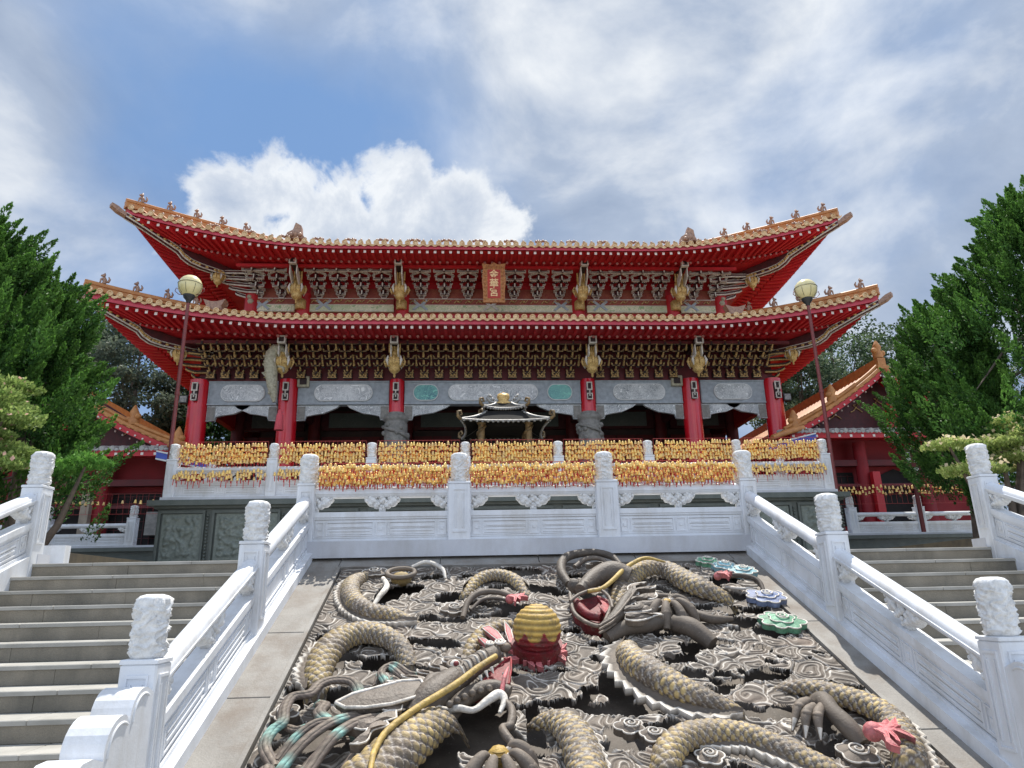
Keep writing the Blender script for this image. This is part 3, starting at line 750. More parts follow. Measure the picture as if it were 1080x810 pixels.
        for q in range(figs):
            p = hip(.28+q*.62, .27); f = MB(); o2 = Vector((sx, sy, 0)).normalized()
            f.lathe([(.08, 0), (.09, .05), (.06, .08), (.085, .15), (.09, .20), (.05, .27), (.035, .30)], p, 8)
            f.ball(tuple(p+o2*.05+Vector((0, 0, .36))), .075, 8); f.ball(tuple(p+o2*.12+Vector((0, 0, .34))), .045, 6); f.lathe([(.055, .40), (.03, .46), (.001, .50)], p+o2*.02, 6)
            f.tube([p+o2*.05+Vector((0, 0, .24)), p+o2*.13+Vector((0, 0, .18)), p+o2*.15+Vector((0, 0, .03))], [.05, .04, .03], 6)
            f.tube([p-o2*.04+Vector((0, 0, .12)), p-o2*.15+Vector((0, 0, .14)), p-o2*.19+Vector((0, 0, .26)), p-o2*.14+Vector((0, 0, .36))], [.06, .055, .045, .02], 6)
            f.v = [tuple(p+(Vector(v_)-p)*.78) for v_ in f.v]; f.build('ridge_figure', 'figure', parent)
        # hip beam
        W_ = Vector((cx+sx*(hx-over), cy+sy*(hy-over), z_wall)); E = hip(-.02); E.z = z_edge+.10+lift
        o2 = (Vector((E.x, E.y, 0))-Vector((W_.x, W_.y, 0))); Lg = o2.length; o2.normalize(); cr = Vector((-o2.y, o2.x, 0))
        def hb(q, dz):
            p = W_.lerp(E, q); p.z = z_wall*(1-q)+(z_edge+.10)*q+lift*(q**1.7)+dz; return p
        hbm = MB()
        path = [(.0, -.30), (.20, -.36), (.42, -.46), (.50, -.47), (.56, -.40), (.60, -.27), (.68, -.22), (.85, -.14), (1.0, -.13), (1.0+ext*.4/Lg*2, -.05), (1.0+ext*.7/Lg*2, .08)]
        top = [.0, .0, .0, .0, .0, .0, .0, .0, -.01, .12, .17]
        v_ = []
        for (q, dz), tp in zip(path, top):
            if q <= 1: lo, hi = hb(q, dz), hb(q, tp-.02)
            else:
                e_ = hb(1, 0)+o2*((q-1)*Lg); lo = e_+Vector((0, 0, dz)); hi = e_+Vector((0, 0, tp))
            ww = .10 if q <= 1 else .10
            v_ += [lo-cr*ww, lo+cr*ww, hi+cr*ww, hi-cr*ww]
        N_ = len(path)
        hbm.add(v_, [(a*4+k, a*4+(k+1) % 4, a*4+4+(k+1) % 4, a*4+4+k) for a in range(N_-1) for k in range(4)], 0)
        hbm.add(v_[:4], [(0, 1, 2, 3)], 0); hbm.add([p+cr*(.012 if k % 4 in (1, 2) else -.012)+Vector((0, 0, .01 if k % 4 > 1 else -.01)) for k, p in enumerate(v_[-12:])], [(a*4+k, a*4+(k+1) % 4, a*4+4+(k+1) % 4, a*4+4+k) for a in range(2) for k in range(4)]+[(11, 10, 9, 8), (0, 1, 2, 3)], 3)
        for a in range(N_-1):       # pale edging and gilt carving along the beam
            for sg in (-1, 1):
                q0, q1 = path[a], path[a+1]
                if q1[0] > 1: continue
                p0, p1 = hb(*q0)+cr*sg*.105, hb(*q1)+cr*sg*.105
                hbm.tube([p0+Vector((0, 0, -.005)), p1+Vector((0, 0, -.005))], .028, 6, 2)
                hbm.tube([p0+Vector((0, 0, .13)), p1+Vector((0, 0, .13))], .018, 6, 2)
                for f_ in (.2, .5, .8):
                    c = p0.lerp(p1, f_)+Vector((0, 0, .06)); hbm.ball(tuple(c), .055, 6, 1, (1.2, 1.2, .8))
        hbm.build('hip_beam', ['maroon', 'gold', 'outline', 'figure'], parent)
        lotus(parent, hb(.27, -.42), .95)

def lotus(parent, p, s=1.0):
    b = MB()
    prof = [(.05, .35), (.09, .33), (.09, .20), (.13, .18), (.15, .10), (.12, .04), (.20, 0), (.24, -.10), (.21, -.20), (.13, -.26), (.15, -.31), (.10, -.38), (.03, -.42), (.03, -.50), (.001, -.53)]
    b.lathe([(r*s, z*s) for r, z in prof], p, 12, 0)
    for k in range(8):
        a = 2*PI*k/8; c = Vector((p[0]+math.cos(a)*.22*s, p[1]+math.sin(a)*.22*s, p[2]-.10*s))
        b.tube([c+Vector((0, 0, .12*s)), c+Vector((math.cos(a)*.05, math.sin(a)*.05, 0)), c+Vector((0, 0, -.14*s))], [.02*s, .04*s, .008*s], 6, k % 2)
        b.box(c.x-.03*s, c.x+.03*s, c.y-.03*s, c.y+.03*s, c.z-.03*s, c.z+.05*s, 2)
    b.build('hanging_lotus', ['gold', 'outline', 'black_wood'], parent)

# ---- lower roof skirt and upper roof
LHX, LHY = 9.85, 8.2
roof(hall, X0, YC+8, LHX, LHY, 2.55, 9.93, 10.12, 10.36, 6.8, .74, .38, .33, 3.55, .27, figs=5, ext=.30)
UHX, UHY = 9.15, 7.05
roof(hall, X0, YC+8, UHX, UHY, 2.65, 13.17, 13.48, 13.56, 6.6, .95, .58, .30, 9.4, .27, figs=5, ext=.34, curve=.004, knobs=1.12)
# main ridge of the upper roof and small ornaments at the foot of the descending ridges
b = MB(); b.box(X0-3.5, X0+3.5, YC+7.8, YC+8.2, 16.3, 17.2); 
b.build('main_ridge', 'tile', hall)
def orn(x, y, z, s=1.0, flat=False):
    b = MB()
    if flat:
        b.prism([(x-.28, z), (x+.28, z), (x+.24, z+.22), (x+.36, z+.46), (x+.1, z+.38), (x-.1, z+.38), (x-.36, z+.46), (x-.24, z+.22)], y-.15, y+.15, 0, lambda p, q, w: (p, w, q))
    else:
        b.prism([(x-.35, z), (x+.35, z), (x+.22, z+.18), (x+.18, z+.5), (x-.02, z+.62), (x-.1, z+.34), (x-.3, z+.22)], y-.12, y+.12, 0, lambda p, q, w: (p, w, q))
        b.ball((x, y, z+.2), .22, 8)
    for sx in (-1, 1): b.ball((x+sx*.15, y-.15, z+.12), .09, 8)
    b.build('ridge_ornament', 'figure', hall)
orn(-6.05, 22.6, 13.78); orn(8.05, 22.6, 13.78)
orn(-8.35, 22.0, 10.72, flat=True); orn(9.2, 22.0, 10.6, flat=True)

# ---- upper storey wall
YU = 25.0
b = MB()
b.box(X0-UHX, X0+UHX, YU, YU+14, 11.4, 13.5)
b.build('upper_wall', 'red', hall)
for x in COLX[1:-1]+[-9.1, 9.1]:
    b = MB(); b.lathe([(.26, 11.4), (.26, 12.72)], (X0+x*.99, YU-.05, 0), 16)
    b.build('upper_column', 'red', hall)
bays_u = [(-9.0, -7.4), (-6.85, -3.7), (-3.15, 3.15), (3.7, 6.85), (7.4, 9.0)]
for k, (a, e) in enumerate(bays_u):
    b = MB(); b.box(X0+a, X0+e, YU-.14, YU-.002, 12.0, 12.28, 0); b.box(X0+a, X0+e, YU-.135, YU-.002, 12.283, 12.56, 3)
    for q in range(int((e-a)/.42)):
        cq = X0+a+.21+q*.42; b.tube([(cq-.15, YU-.15, 12.36), (cq-.05, YU-.16, 12.47), (cq+.05, YU-.16, 12.38), (cq+.15, YU-.15, 12.49)], .022, 5, 4); b.ball((cq, YU-.15, 12.43), .045, 6, 4)
    for z in (12.02, 12.27, 12.52): b.box(X0+a+.02, X0+e-.02, YU-.158, YU-.139, z, z+.022, 1)
    nn = max(2, int((e-a)/.9))
    for q in range(0, nn, 3):
        c = X0+a+(e-a)*(q+.5)/nn
        b.prism([(c-.30, 12.10), (c-.12, 12.27), (c-.30, 12.44), (c-.22, 12.50), (c, 12.30), (c+.22, 12.50), (c+.30, 12.44), (c+.12, 12.27), (c+.30, 12.10), (c+.22, 12.06), (c, 12.24), (c-.22, 12.06)], YU-.17, YU-.139, 1 if q % 2 else 2, lambda p, q_, w: (p, w, q_))
    b.build('painted_beam', ['ink_green', 'outline', 'beam_grey', 'ink_red', 'gold_dark'], hall)
    b = MB(); b.box(X0+a, X0+e, YU-.06, YU-.001, 12.58, 12.98); b.build('frieze_board', 'ink_red', hall)
b = MB(); b.box(X0-UHX-.1, X0+UHX+.1, YU-1.42, YU-1.30, 13.23, 13.34); b.box(X0-UHX, X0+UHX, YU-1.3, YU-.001, 13.30, 13.33); b.build('eave_purlin', 'red', hall)

# ---- bracket sets
def outlined(b, x0, x1, y0, y1, z0, z1, dark=0, lite=1, e=.022):
    b.box(x0, x1, y0, y1, z0, z1, lite); b.box(x0+e, x1-e, y0-.006, y0+.02, z0+e, z1-e, dark)
def bracket_upper():
    b = MB()
    outlined(b, -.10, .10, -.16, .02, -.02, .09)
    W_ = [.18, .26, .33, .395]; z = .10
    for k, w_ in enumerate(W_):
        y = -.22-.31*k; zt = z+k*.175-.02
        for (x0, x1, z0, z1) in ((-w_, w_, zt, zt+.065), (-w_, -w_+.06, zt+.065, zt+.15), (w_-.06, w_, zt+.065, zt+.15)):
            b.box(x0, x1, y-.02, y+.06, z0, z1, 1)
            b.box(x0+.018, x1-.018, y-.026, y-.018, z0+.018, z1-.018, 0)
        for sx in (-1, 1):      # carved cloud curls between the arms
            for q in range(3): b.tube([(sx*(w_*.25+q*w_*.22), y+.08, zt-.03), (sx*(w_*.33+q*w_*.22), y+.07, zt+.03+.02*q), (sx*(w_*.25+q*w_*.22), y+.06, zt+.07+.02*q)], .014, 5, 1)
        for sx in (-1, 1):
            b.box(sx*w_-.05, sx*w_+.05, y-.03, y+.07, zt+.15, zt+.185, 1); b.box(sx*w_-.038, sx*w_+.038, y-.036, y-.028, zt+.158, zt+.177, 0)
        b.box(-.035, .035, y-.16, y+.36, zt+.0, zt+.10, 0)
        b.box(-.022, .022, y-.168, y-.159, zt-.03, zt+.13, 1)
        b.box(-.09, .09, y-.05, y+.05, zt+.10, zt+.15, 0)
        # arms going back into the wall on the diagonal
        for sx in (-1, 1): b.prism([(sx*.04, y+.02), (sx*w_*.9, y+.30), (sx*w_*.75, y+.34), (sx*.0, y+.08)], zt, zt+.06, 1 if k % 2 else 0, lambda p, q, w: (p, q, w))
    b.box(-.42, .42, -1.30, -1.22, .80, .84, 0)
    return b.mesh('bracket_set', ['maroon', 'outline'])
def bracket_lower():
    b = MB()
    for k in range(5):
        y = -.15-.245*k; z = .16+k*.18; w_ = .12+.028*k
        b.box(-w_, w_, y-.03, y+.03, z, z+.05, 0)
        for sx in (-1, 1):
            b.prism([(sx*w_, z+.05), (sx*(w_-.05), z+.05), (sx*(w_-.02), z+.12), (sx*(w_+.03), z+.14)], y-.03, y+.03, 1, lambda p, q, w: (p, w, q))
            b.box(sx*w_-.035, sx*w_+.035, y-.04, y+.04, z+.13, z+.16, 0)
        b.box(-w_+.01, w_-.01, y-.036, y-.029, z+.012, z+.028, 1)
        b.box(-.03, .03, y-.12, y+.26, z-.02, z+.08, 0)
    # gilded forward scrolls, two stacked lengths
    b.tube([(0, -.30, .22), (.008, -.42, .33), (-.006, -.50, .42), (0, -.60, .52)], [0.041, 0.030, 0.049, 0.030], 7, 1)
    b.tube([(.0, -.78, .56), (.008, -.92, .68), (0, -1.05, .80), (0, -1.16, .93)], [0.049, 0.032, 0.041, 0.030], 7, 1)
    # alternate half set beside it
    b.tube([(.26, -.50, .38), (.265, -.64, .52), (.26, -.78, .62)], [0.041, 0.027, 0.046], 7, 1)
    b.tube([(.26, -.98, .74), (.26, -1.10, .86), (.26, -1.2, .96)], [0.046, 0.030, 0.035], 7, 1)
    b.box(.19, .33, -.66, -.60, .50, .55, 0); b.box(.17, .35, -1.02, -.96, .80, .85, 0); b.box(.20, .32, -.40, -.34, .30, .35, 0)
    for x, z in ((0, .60), (.26, .36), (0, 1.0), (.26, .80)): b.ball((x, -.1-z*1.08, z), .045, 8, 1)
    # small gilded carved block on the lowest tier
    b.box(-.15, .15, -.17, .0, .00, .19, 0); b.box(-.15, .15, -.19, -.17, .0, .025, 1); b.box(-.15, .15, -.19, -.17, .165, .19, 1)
    for x, z, r in ((-.09, .09, .05), (.02, .12, .045), (.09, .07, .05), (-.02, .055, .04), (.10, .13, .03), (-.12, .14, .03)): b.ball((x, -.18, z), r, 7, 1, (1, .5, 1))
    return b.mesh('bracket_set', ['black_wood', 'gold_dark'])
BU, BL = bracket_upper(), bracket_lower()
def put(me, name, x, y, z, parent=hall):
    o = link_mesh(name, me, parent); o.location = Vector((x, y, z))-ORG[parent.name]; return o
for a, e, n in ((-9.15, -7.5, 2), (-6.9, -3.68, 4), (-3.1, 3.1, 7), (3.68, 6.9, 4), (7.5, 9.15, 2)):
    for k in range(n): put(BU, 'bracket_set', X0+a+(e-a)*(k+.5)/n, YU, 12.57)
for a, e, n in ((-9.9, -7.45, 5), (-6.85, -3.65, 6), (-3.1, 3.1, 12), (3.65, 6.85, 6), (7.45, 9.9, 5)):
    for k in range(n): put(BL, 'bracket_set', X0+a+(e-a)*(k+.5)/n-.1, YC-.2, 9.0)
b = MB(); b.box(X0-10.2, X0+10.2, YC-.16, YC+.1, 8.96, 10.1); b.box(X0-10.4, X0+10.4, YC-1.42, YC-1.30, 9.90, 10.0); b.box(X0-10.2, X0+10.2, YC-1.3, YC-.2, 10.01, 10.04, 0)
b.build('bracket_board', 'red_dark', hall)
b = MB()
for sx in (-1, 1):   # red boards closing the sides under the eaves
    b = MB(); b.box(X0+sx*10.2-.06, X0+sx*10.2+.06, YC, YC+16, 8.98, 10.1); b.box(X0+sx*9.25-.03, X0+sx*9.25+.35, YU, YU+14, 12.6, 13.45)
    b.box(X0+sx*10.2-.12, X0+sx*10.2+.12, YC+.3, YC+16, 8.1, 8.98)
    b.build('side_board', 'red', hall)
# pieces standing in front of each column head: outlined beam nose, gilt lotus, hanging sign
def column_head(x, y, ztop, zlot, lean):
    b = MB()
    T_ = lambda u, v, w: (x+u+lean*(-(v))*.35, y+v, w)
    z = ztop
    for (x0, x1, z0, z1) in ((-.13, -.09, 0, .26), (.09, .13, 0, .26), (-.09, .09, .22, .26), (-.09, .09, 0, .04)):
        b.box(x0, x1, -.75, -.60, z+z0-.02, z+z1-.02, 1, T_)
    b.box(-.10, .10, -.70, .55, z, z+.22, 0, T_)
    for sx in (-1, 1):
        b.add([T_(sx*.11, -.62, z-.02), T_(sx*.13, -.62, z+.02), T_(sx*.13, .1, z-.46), T_(sx*.09, .1, z-.50)], [(0, 1, 2, 3)], 1)
        b.box(sx*.12-.02, sx*.12+.02, -.55, -.05, z-.34, z+.0, 1, lambda u, v, w: T_(u, v, w-(v+.55)*.5))
    b.build('beam_nose', ['black_wood', 'outline'], hall)
for x in COLX[1:-1]:
    ln = (x/7.15)
    column_head(X0+x*.985, 22.9, 9.78, 9.3, 0); lotus(hall, (X0+x*.99, 22.72, 9.40), 1.3)
    b = MB()     # gilt tuft above the lotus
    for q in range(5): b.tube([(X0+x*.99-.16+q*.08, 22.62, 9.58), (X0+x*.99-.18+q*.09, 22.58, 9.88)], [.045, .025], 6)
    b.build('gilt_leaf_crown', 'gold', hall)
    column_head(X0+x*1.0, 23.9, 13.18, 12.7, 0); lotus(hall, (X0+x*1.0, 24.05, 12.66), 1.3)
    b = MB()
    for q in range(5): b.tube([(X0+x-.16+q*.08, 23.95, 12.88), (X0+x-.18+q*.09, 23.9, 13.2)], [.045, .025], 6)
    b.lathe([(.16, 0), (.20, .05), (.21, .34), (.14, .42)], (X0+x, 24.72, 12.02), 10)
    b.build('gilt_leaf_crown', 'gold', hall)
# corner bracket clusters of the upper storey
for sx in (-1, 1):
    b = MB(); cx_ = X0+sx*9.25
    for k in range(5):
        z = 12.55+k*.16; r_ = .35+k*.24
        pts = [(cx_-sx*.6-sx*k*.05, YU-.1-k*.16, z), (cx_-sx*.1, YU-.15-k*.2, z-.02), (cx_+sx*r_*.7, YU-.1-r_*.55, z+.05), (cx_+sx*r_*.9, YU-.05-r_*.6, z+.12)]
        b.tube(pts, .035, 6, 1); b.tube([(p[0], p[1]-.02, p[2]+.055) for p in pts], .03, 6, 0); b.tube([(p[0], p[1], p[2]+.10) for p in pts], .02, 6, 1)
    b.ball((cx_-sx*.25, YU-.25, 12.35), .13, 8, 2); b.ball((cx_-sx*.2, YU-.3, 12.52), .09, 8, 2)
    b.build('corner_bracket', ['maroon', 'outline', 'pale_gold'], hall)
    b = MB(); cx_ = X0+sx*10.2
    for k in range(5):
        z = 9.05+k*.17; r_ = .3+k*.22
        pts = [(cx_-sx*.3, YC-.1-k*.16, z), (cx_+sx*.1, YC-.15-k*.2, z-.02), (cx_+sx*r_*.6, YC-.1-r_*.5, z+.05), (cx_+sx*r_*.8, YC-.05-r_*.55, z+.12)]
        b.tube(pts, .035, 6, 1); b.tube([(p[0], p[1]-.02, p[2]+.055) for p in pts], .03, 6, 0)
    b.build('corner_bracket', ['black_wood', 'gold_dark'], hall)

# ---- plaque
pl = MB(); px, py = X0+.05, 23.15
T_ = lambda u, v, w: (px+u*1.08, py+v-w*.18, 12.36+w*1.08)
pl.prism([(-.36, -.62), (.36, -.62), (.36, -.2), (.40, .1), (.36, .55), (.40, .70), (.12, .66), (0, .74), (-.12, .66), (-.40, .70), (-.36, .55), (-.40, .1), (-.36, -.2)], -.05, .05, 0, lambda p, q, w: T_(p, w, q))
pq = pl.build('plaque', 'orange_gold', hall)
b = MB(); b.box(-.215, .215, -.065, -.052, -.48, .48, 0, T_)
for u in (-.29, .29):
    for k in range(9): b.ball(T_(u, -.055, -.5+k*.13), .05, 7, 1, (1, .5, 1))
for k in range(5): b.ball(T_(-.2+.1*k, -.055, .56), .05, 7, 1, (1, .5, 1))
b.build('plaque_field', ['plaque_red', 'orange_gold'], pq)
def text(name, s, size, M4, material, parent, ext=.004):
    cu = bpy.data.curves.new(name, 'FONT'); cu.body = s; cu.size = size; cu.align_x = 'CENTER'; cu.align_y = 'CENTER'; cu.extrude = ext; cu.offset = size*.012
    tmp = bpy.data.objects.new(name, cu); COL.objects.link(tmp)
    bpy.context.view_layer.update()
    me = bpy.data.meshes.new_from_object(tmp.evaluated_get(bpy.context.evaluated_depsgraph_get())); me.name = name
    COL.objects.unlink(tmp); bpy.data.objects.remove(tmp)
    me.transform(M4); og = ORG[parent.name]; me.transform(Matrix.Translation(-og)); me.materials.clear(); me.materials.append(M[material])
    return link_mesh(name, me, parent)
for k, ch in enumerate('金華宮'):
    w = .30-.30*k
    p = T_(0, -.075, w)
    text('plaque_character', ch, .34, Matrix.Translation(p) @ Matrix.Rotation(R(90+10), 4, 'X'), 'pale_gilt', pq)

# ---- lower storey: columns, beams, spandrels
def column(x, r, base):
    b = MB(); cx_ = X0+x
    if base == 'stone':
        b.lathe([(r, 7.75), (r, 9.0)], (cx_, YC, 0), 28)
    else:
        b.lathe([(r*1.03, FZ+.2), (r, FZ+.5), (r, 9.0)], (cx_, YC, 0), 28)
    o = b.build('column', 'red_col', hall)
    d = MB()
    if base == 'stone':
        rr = .40
        d.lathe([(.30, 7.80), (.33, 7.76), (.30, 7.72), (.42, 7.68), (.45, 7.60), (.42, 7.52), (.36, 7.48), (.38, 7.44)]+[(rr, 7.40-.35*k) for k in range(8)]+[(.46, 4.8), (.5, 4.6), (.5, FZ)], (cx_, YC, 0), 28)
        me = d.mesh('stone_drum', 'grey_stone', ORG[hall.name]); cloudy(me, .0, 1)
        # coiling dragon and clouds carved on the shaft
        pts = []; rs = []
        for k in range(60):
            a = k*.32+x; z = 7.35-k*.045; pts.append((cx_+math.cos(a)*.43, YC+math.sin(a)*.43, z)); rs.append(.055+.015*math.sin(k*1.7))
        link_mesh('stone_drum', me, o)
        e = MB(); e.tube(pts, rs, 7)
        for k in range(60):
            a = rng.uniform(0, 2*PI); z = rng.uniform(4.9, 7.35); e.ball((cx_+math.cos(a)*.41, YC+math.sin(a)*.41, z), rng.uniform(.05, .10), 7)
        e.build('carved_dragon', 'grey_stone', o)
    else:
        d.lathe([(r*1.5, FZ), (r*1.6, FZ+.08), (r*1.35, FZ+.2)], (cx_, YC, 0), 20); d.build('stone_base', 'grey_stone', o)
    # small outlined hanging sign on the column head
    s = MB(); sx = 0
    for (x0, x1, z0, z1) in ((-.10, .10, 8.78, 8.82), (-.10, -.06, 8.56, 8.78), (.06, .10, 8.56, 8.78), (-.10, .10, 8.52, 8.56), (-.02, .02, 8.30, 8.52), (-.10, .10, 8.38, 8.41), (-.10, -.07, 8.20, 8.38), (.07, .10, 8.20, 8.38), (-.10, .10, 8.18, 8.21)):
        s.box(cx_+x0, cx_+x1, YC-r-.16, YC-r-.12, z0, z1, 0)
    s.box(cx_-.09, cx_+.09, YC-r-.12, YC-r+.03, 8.2, 8.8, 1)
    s.build('bracket_sign', ['outline', 'black_wood'], o)
for x, r, bs in ((-10.2, .33, 'p'), (-7.15, .33, 'p'), (-3.4, .27, 'stone'), (3.4, .27, 'stone'), (7.15, .33, 'p'), (10.2, .33, 'p')): column(x, r, bs)
bays = [(-9.86, -7.49), (-6.81, -3.66), (-3.12, 3.12), (3.66, 6.81), (7.49, 9.86)]
def stadium(cx_, z, w, h, n=8):
    pts = []
    for k in range(n+1): a = R(-90+180*k/n); pts.append((cx_+w-h+h*math.cos(a)*.9, z+h*math.sin(a)))
    for k in range(n+1): a = R(90+180*k/n); pts.append((cx_-w+h+h*math.cos(a)*.9, z+h*math.sin(a)))
    return pts
for k, (a, e) in enumerate(bays):
    y = YC-.12
    b = MB(); b.box(X0+a, X0+e, y, y+.3, 8.10, 8.955)
    b.box(X0+a, X0+e, y-.03, y, 8.10, 8.15); b.box(X0+a, X0+e, y-.03, y, 8.90, 8.955)
    for x_ in (X0+a+.02, X0+e-.05): b.box(x_, x_+.03, y-.02, y, 8.15, 8.90)
    bm_ = b.build('painted_beam', 'beam_grey', hall)
    c = (a+e)/2+X0
    w_ = (e-a)*.5
    items = [(c, min(1.35, w_*.66), 'ink_white')] if k != 2 else [(c, 1.62, 'ink_white'), (c-2.37, .48, 'ink_teal'), (c+2.37, .48, 'ink_teal')]
    if k in (3, 4): items = [(c, min(1.25, w_*.62), 'ink_carved')]
    for (cx_, ww, mt) in items:
        b = MB(); st = stadium(cx_, 8.52, ww, .30)
        b.prism(st, y-.05, y, 1, lambda p, q, w: (p, w, q)); b.prism(stadium(cx_, 8.52, ww-.03, .27), y-.06, y-.049, 0, lambda p, q, w: (p, w, q))
        b.build('painted_cartouche', [mt, 'white_flat'], bm_)
    # spandrels: carved bracket at each side under the beam
    for sg, xe in ((1, X0+a), (-1, X0+e)):
        L_ = 1.45 if k != 2 else 1.6
        b = MB(); b.prism([(xe, 8.09), (xe+sg*L_, 8.09), (xe+sg*L_*.93, 8.0), (xe+sg*L_*.78, 7.90), (xe+sg*L_*.62, 7.80), (xe+sg*L_*.42, 7.76), (xe+sg*.32, 7.70), (xe+sg*.28, 7.56), (xe, 7.54)], y+.05, y+.17, 0, lambda p, q, w: (p, w, q))
        b.box(min(xe, xe+sg*.3)+.02, max(xe, xe+sg*.3)-.02, y+.03, y+.05, 7.58, 8.04, 1)
        b.build('carved_spandrel', ['ink_carved', 'grey_stone'], hall)
    # small square emblem beside the beam end
for x_ in (X0-6.62, X0+6.62):
    b = MB(); b.box(x_-.20, x_+.20, YC-.25, YC-.12, 8.72, 9.10, 0); b.box(x_-.12, x_+.12, YC-.262, YC-.25, 8.80, 9.02, 1); b.build('square_lantern', ['pale_gold', 'black_wood'], hall)

# ---- porch and inner hall
b = MB(); b.box(X0-10.9, X0+10.9, YC-1.3, YB+1, PZ+.002, FZ); b.box(X0-2.6, X0+2.6, YC-1.9, YC-1.3, PZ+.002, PZ+.48); b.box(X0-2.6, X0+2.6, YC-2.4, YC-1.9, PZ+.002, PZ+.24); b.build('hall_floor', 'grey_stone', hall)
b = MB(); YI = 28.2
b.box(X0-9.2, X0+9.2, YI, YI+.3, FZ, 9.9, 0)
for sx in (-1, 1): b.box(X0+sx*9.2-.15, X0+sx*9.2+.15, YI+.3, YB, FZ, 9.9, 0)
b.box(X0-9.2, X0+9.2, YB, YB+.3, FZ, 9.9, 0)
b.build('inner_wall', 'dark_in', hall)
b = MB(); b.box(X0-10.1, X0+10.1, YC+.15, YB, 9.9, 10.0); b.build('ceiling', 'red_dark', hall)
for a, e in bays:
    b = MB(); b.box(X0+a, X0+e, YI-.2, YI-.001, 8.15, 8.95, 0); b.box(X0+a+.3, X0+e-.3, YI-.23, YI-.2, 8.25, 8.85, 1); b.build('inner_beam', ['maroon', 'ink_dark'], hall)
    n = 4 if e-a < 4 else 8; w_ = (e-a)/n
    for k in range(n):
        x_ = X0+a+w_*k
        if abs(x_+w_/2-X0) < 1.6: continue
        b = MB(); b.box(x_+.02, x_+w_-.02, YI-.08, YI-.001, FZ, 7.9, 0); b.box(x_+.1, x_+w_-.1, YI-.1, YI-.08, FZ+1.4, 7.6, 1)
        b.build('door_leaf', ['red_dark', 'maroon'], hall)
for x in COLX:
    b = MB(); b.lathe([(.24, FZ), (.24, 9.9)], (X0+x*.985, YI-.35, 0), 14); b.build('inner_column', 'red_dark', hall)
for x in COLX: 
    b = MB(); b.box(X0+x-.1, X0+x+.1, YC+.3, YI-.3, 8.3, 8.8); b.build('tie_beam', 'maroon', hall)
# body behind the porch, above the skirt roof
# ------------------------------------------------------------------ things on and before the hall
# hanging carved ornament with its tassel
ho = thing('hanging_ornament', 'pale carved dragon-fish hanging beside the second red column from the left', 'ornament', (-6.42, 22.6, 8.8))
b = MB()
pts = [(-6.12, 22.6, 9.55), (-6.25, 22.6, 9.72), (-6.42, 22.6, 9.70), (-6.55, 22.6, 9.50), (-6.58, 22.6, 9.2), (-6.52, 22.6, 8.8), (-6.46, 22.6, 8.4), (-6.40, 22.6, 8.1), (-6.36, 22.6, 7.85)]
b.tube(pts, [.05, .13, .19, .22, .22, .20, .17, .12, .05], 12, 0)
for k in range(40):
    q = rng.uniform(1, 7); i = int(q); p = Vector(pts[i]).lerp(Vector(pts[i+1]), q-i); b.ball((p.x+rng.uniform(-.15, .15), p.y-.12, p.z), rng.uniform(.03, .06), 6, 0)
for z in (9.3, 9.0, 8.7): b.prism([(-6.70, z), (-6.84, z+.16), (-6.72, z+.2)], 22.58, 22.62, 0, lambda p, q, w: (p, w, q))
b.tube([(-6.3, 22.6, 9.1), (-6.12, 22.55, 9.0), (-6.1, 22.5, 8.85)], [.07, .05, .03], 7)
b.build('carved_body', 'pale_gold', ho)
b = MB(); b.tube([(-6.36, 22.6, 9.7), (-6.36, 22.6, 10.2)], .012, 5); b.tube([(-6.30, 22.6, 7.85), (-6.18, 22.6, 7.55)], .012, 5); b.build('cord', 'black', ho)
b = MB(); b.lathe([(.03, .70), (.07, .64), (.06, .58), (.11, .50), (.15, 0.02), (.14, 0)], (-6.14, 22.6, 6.9), 12); b.build('tassel', 'pink_tassel', ho)

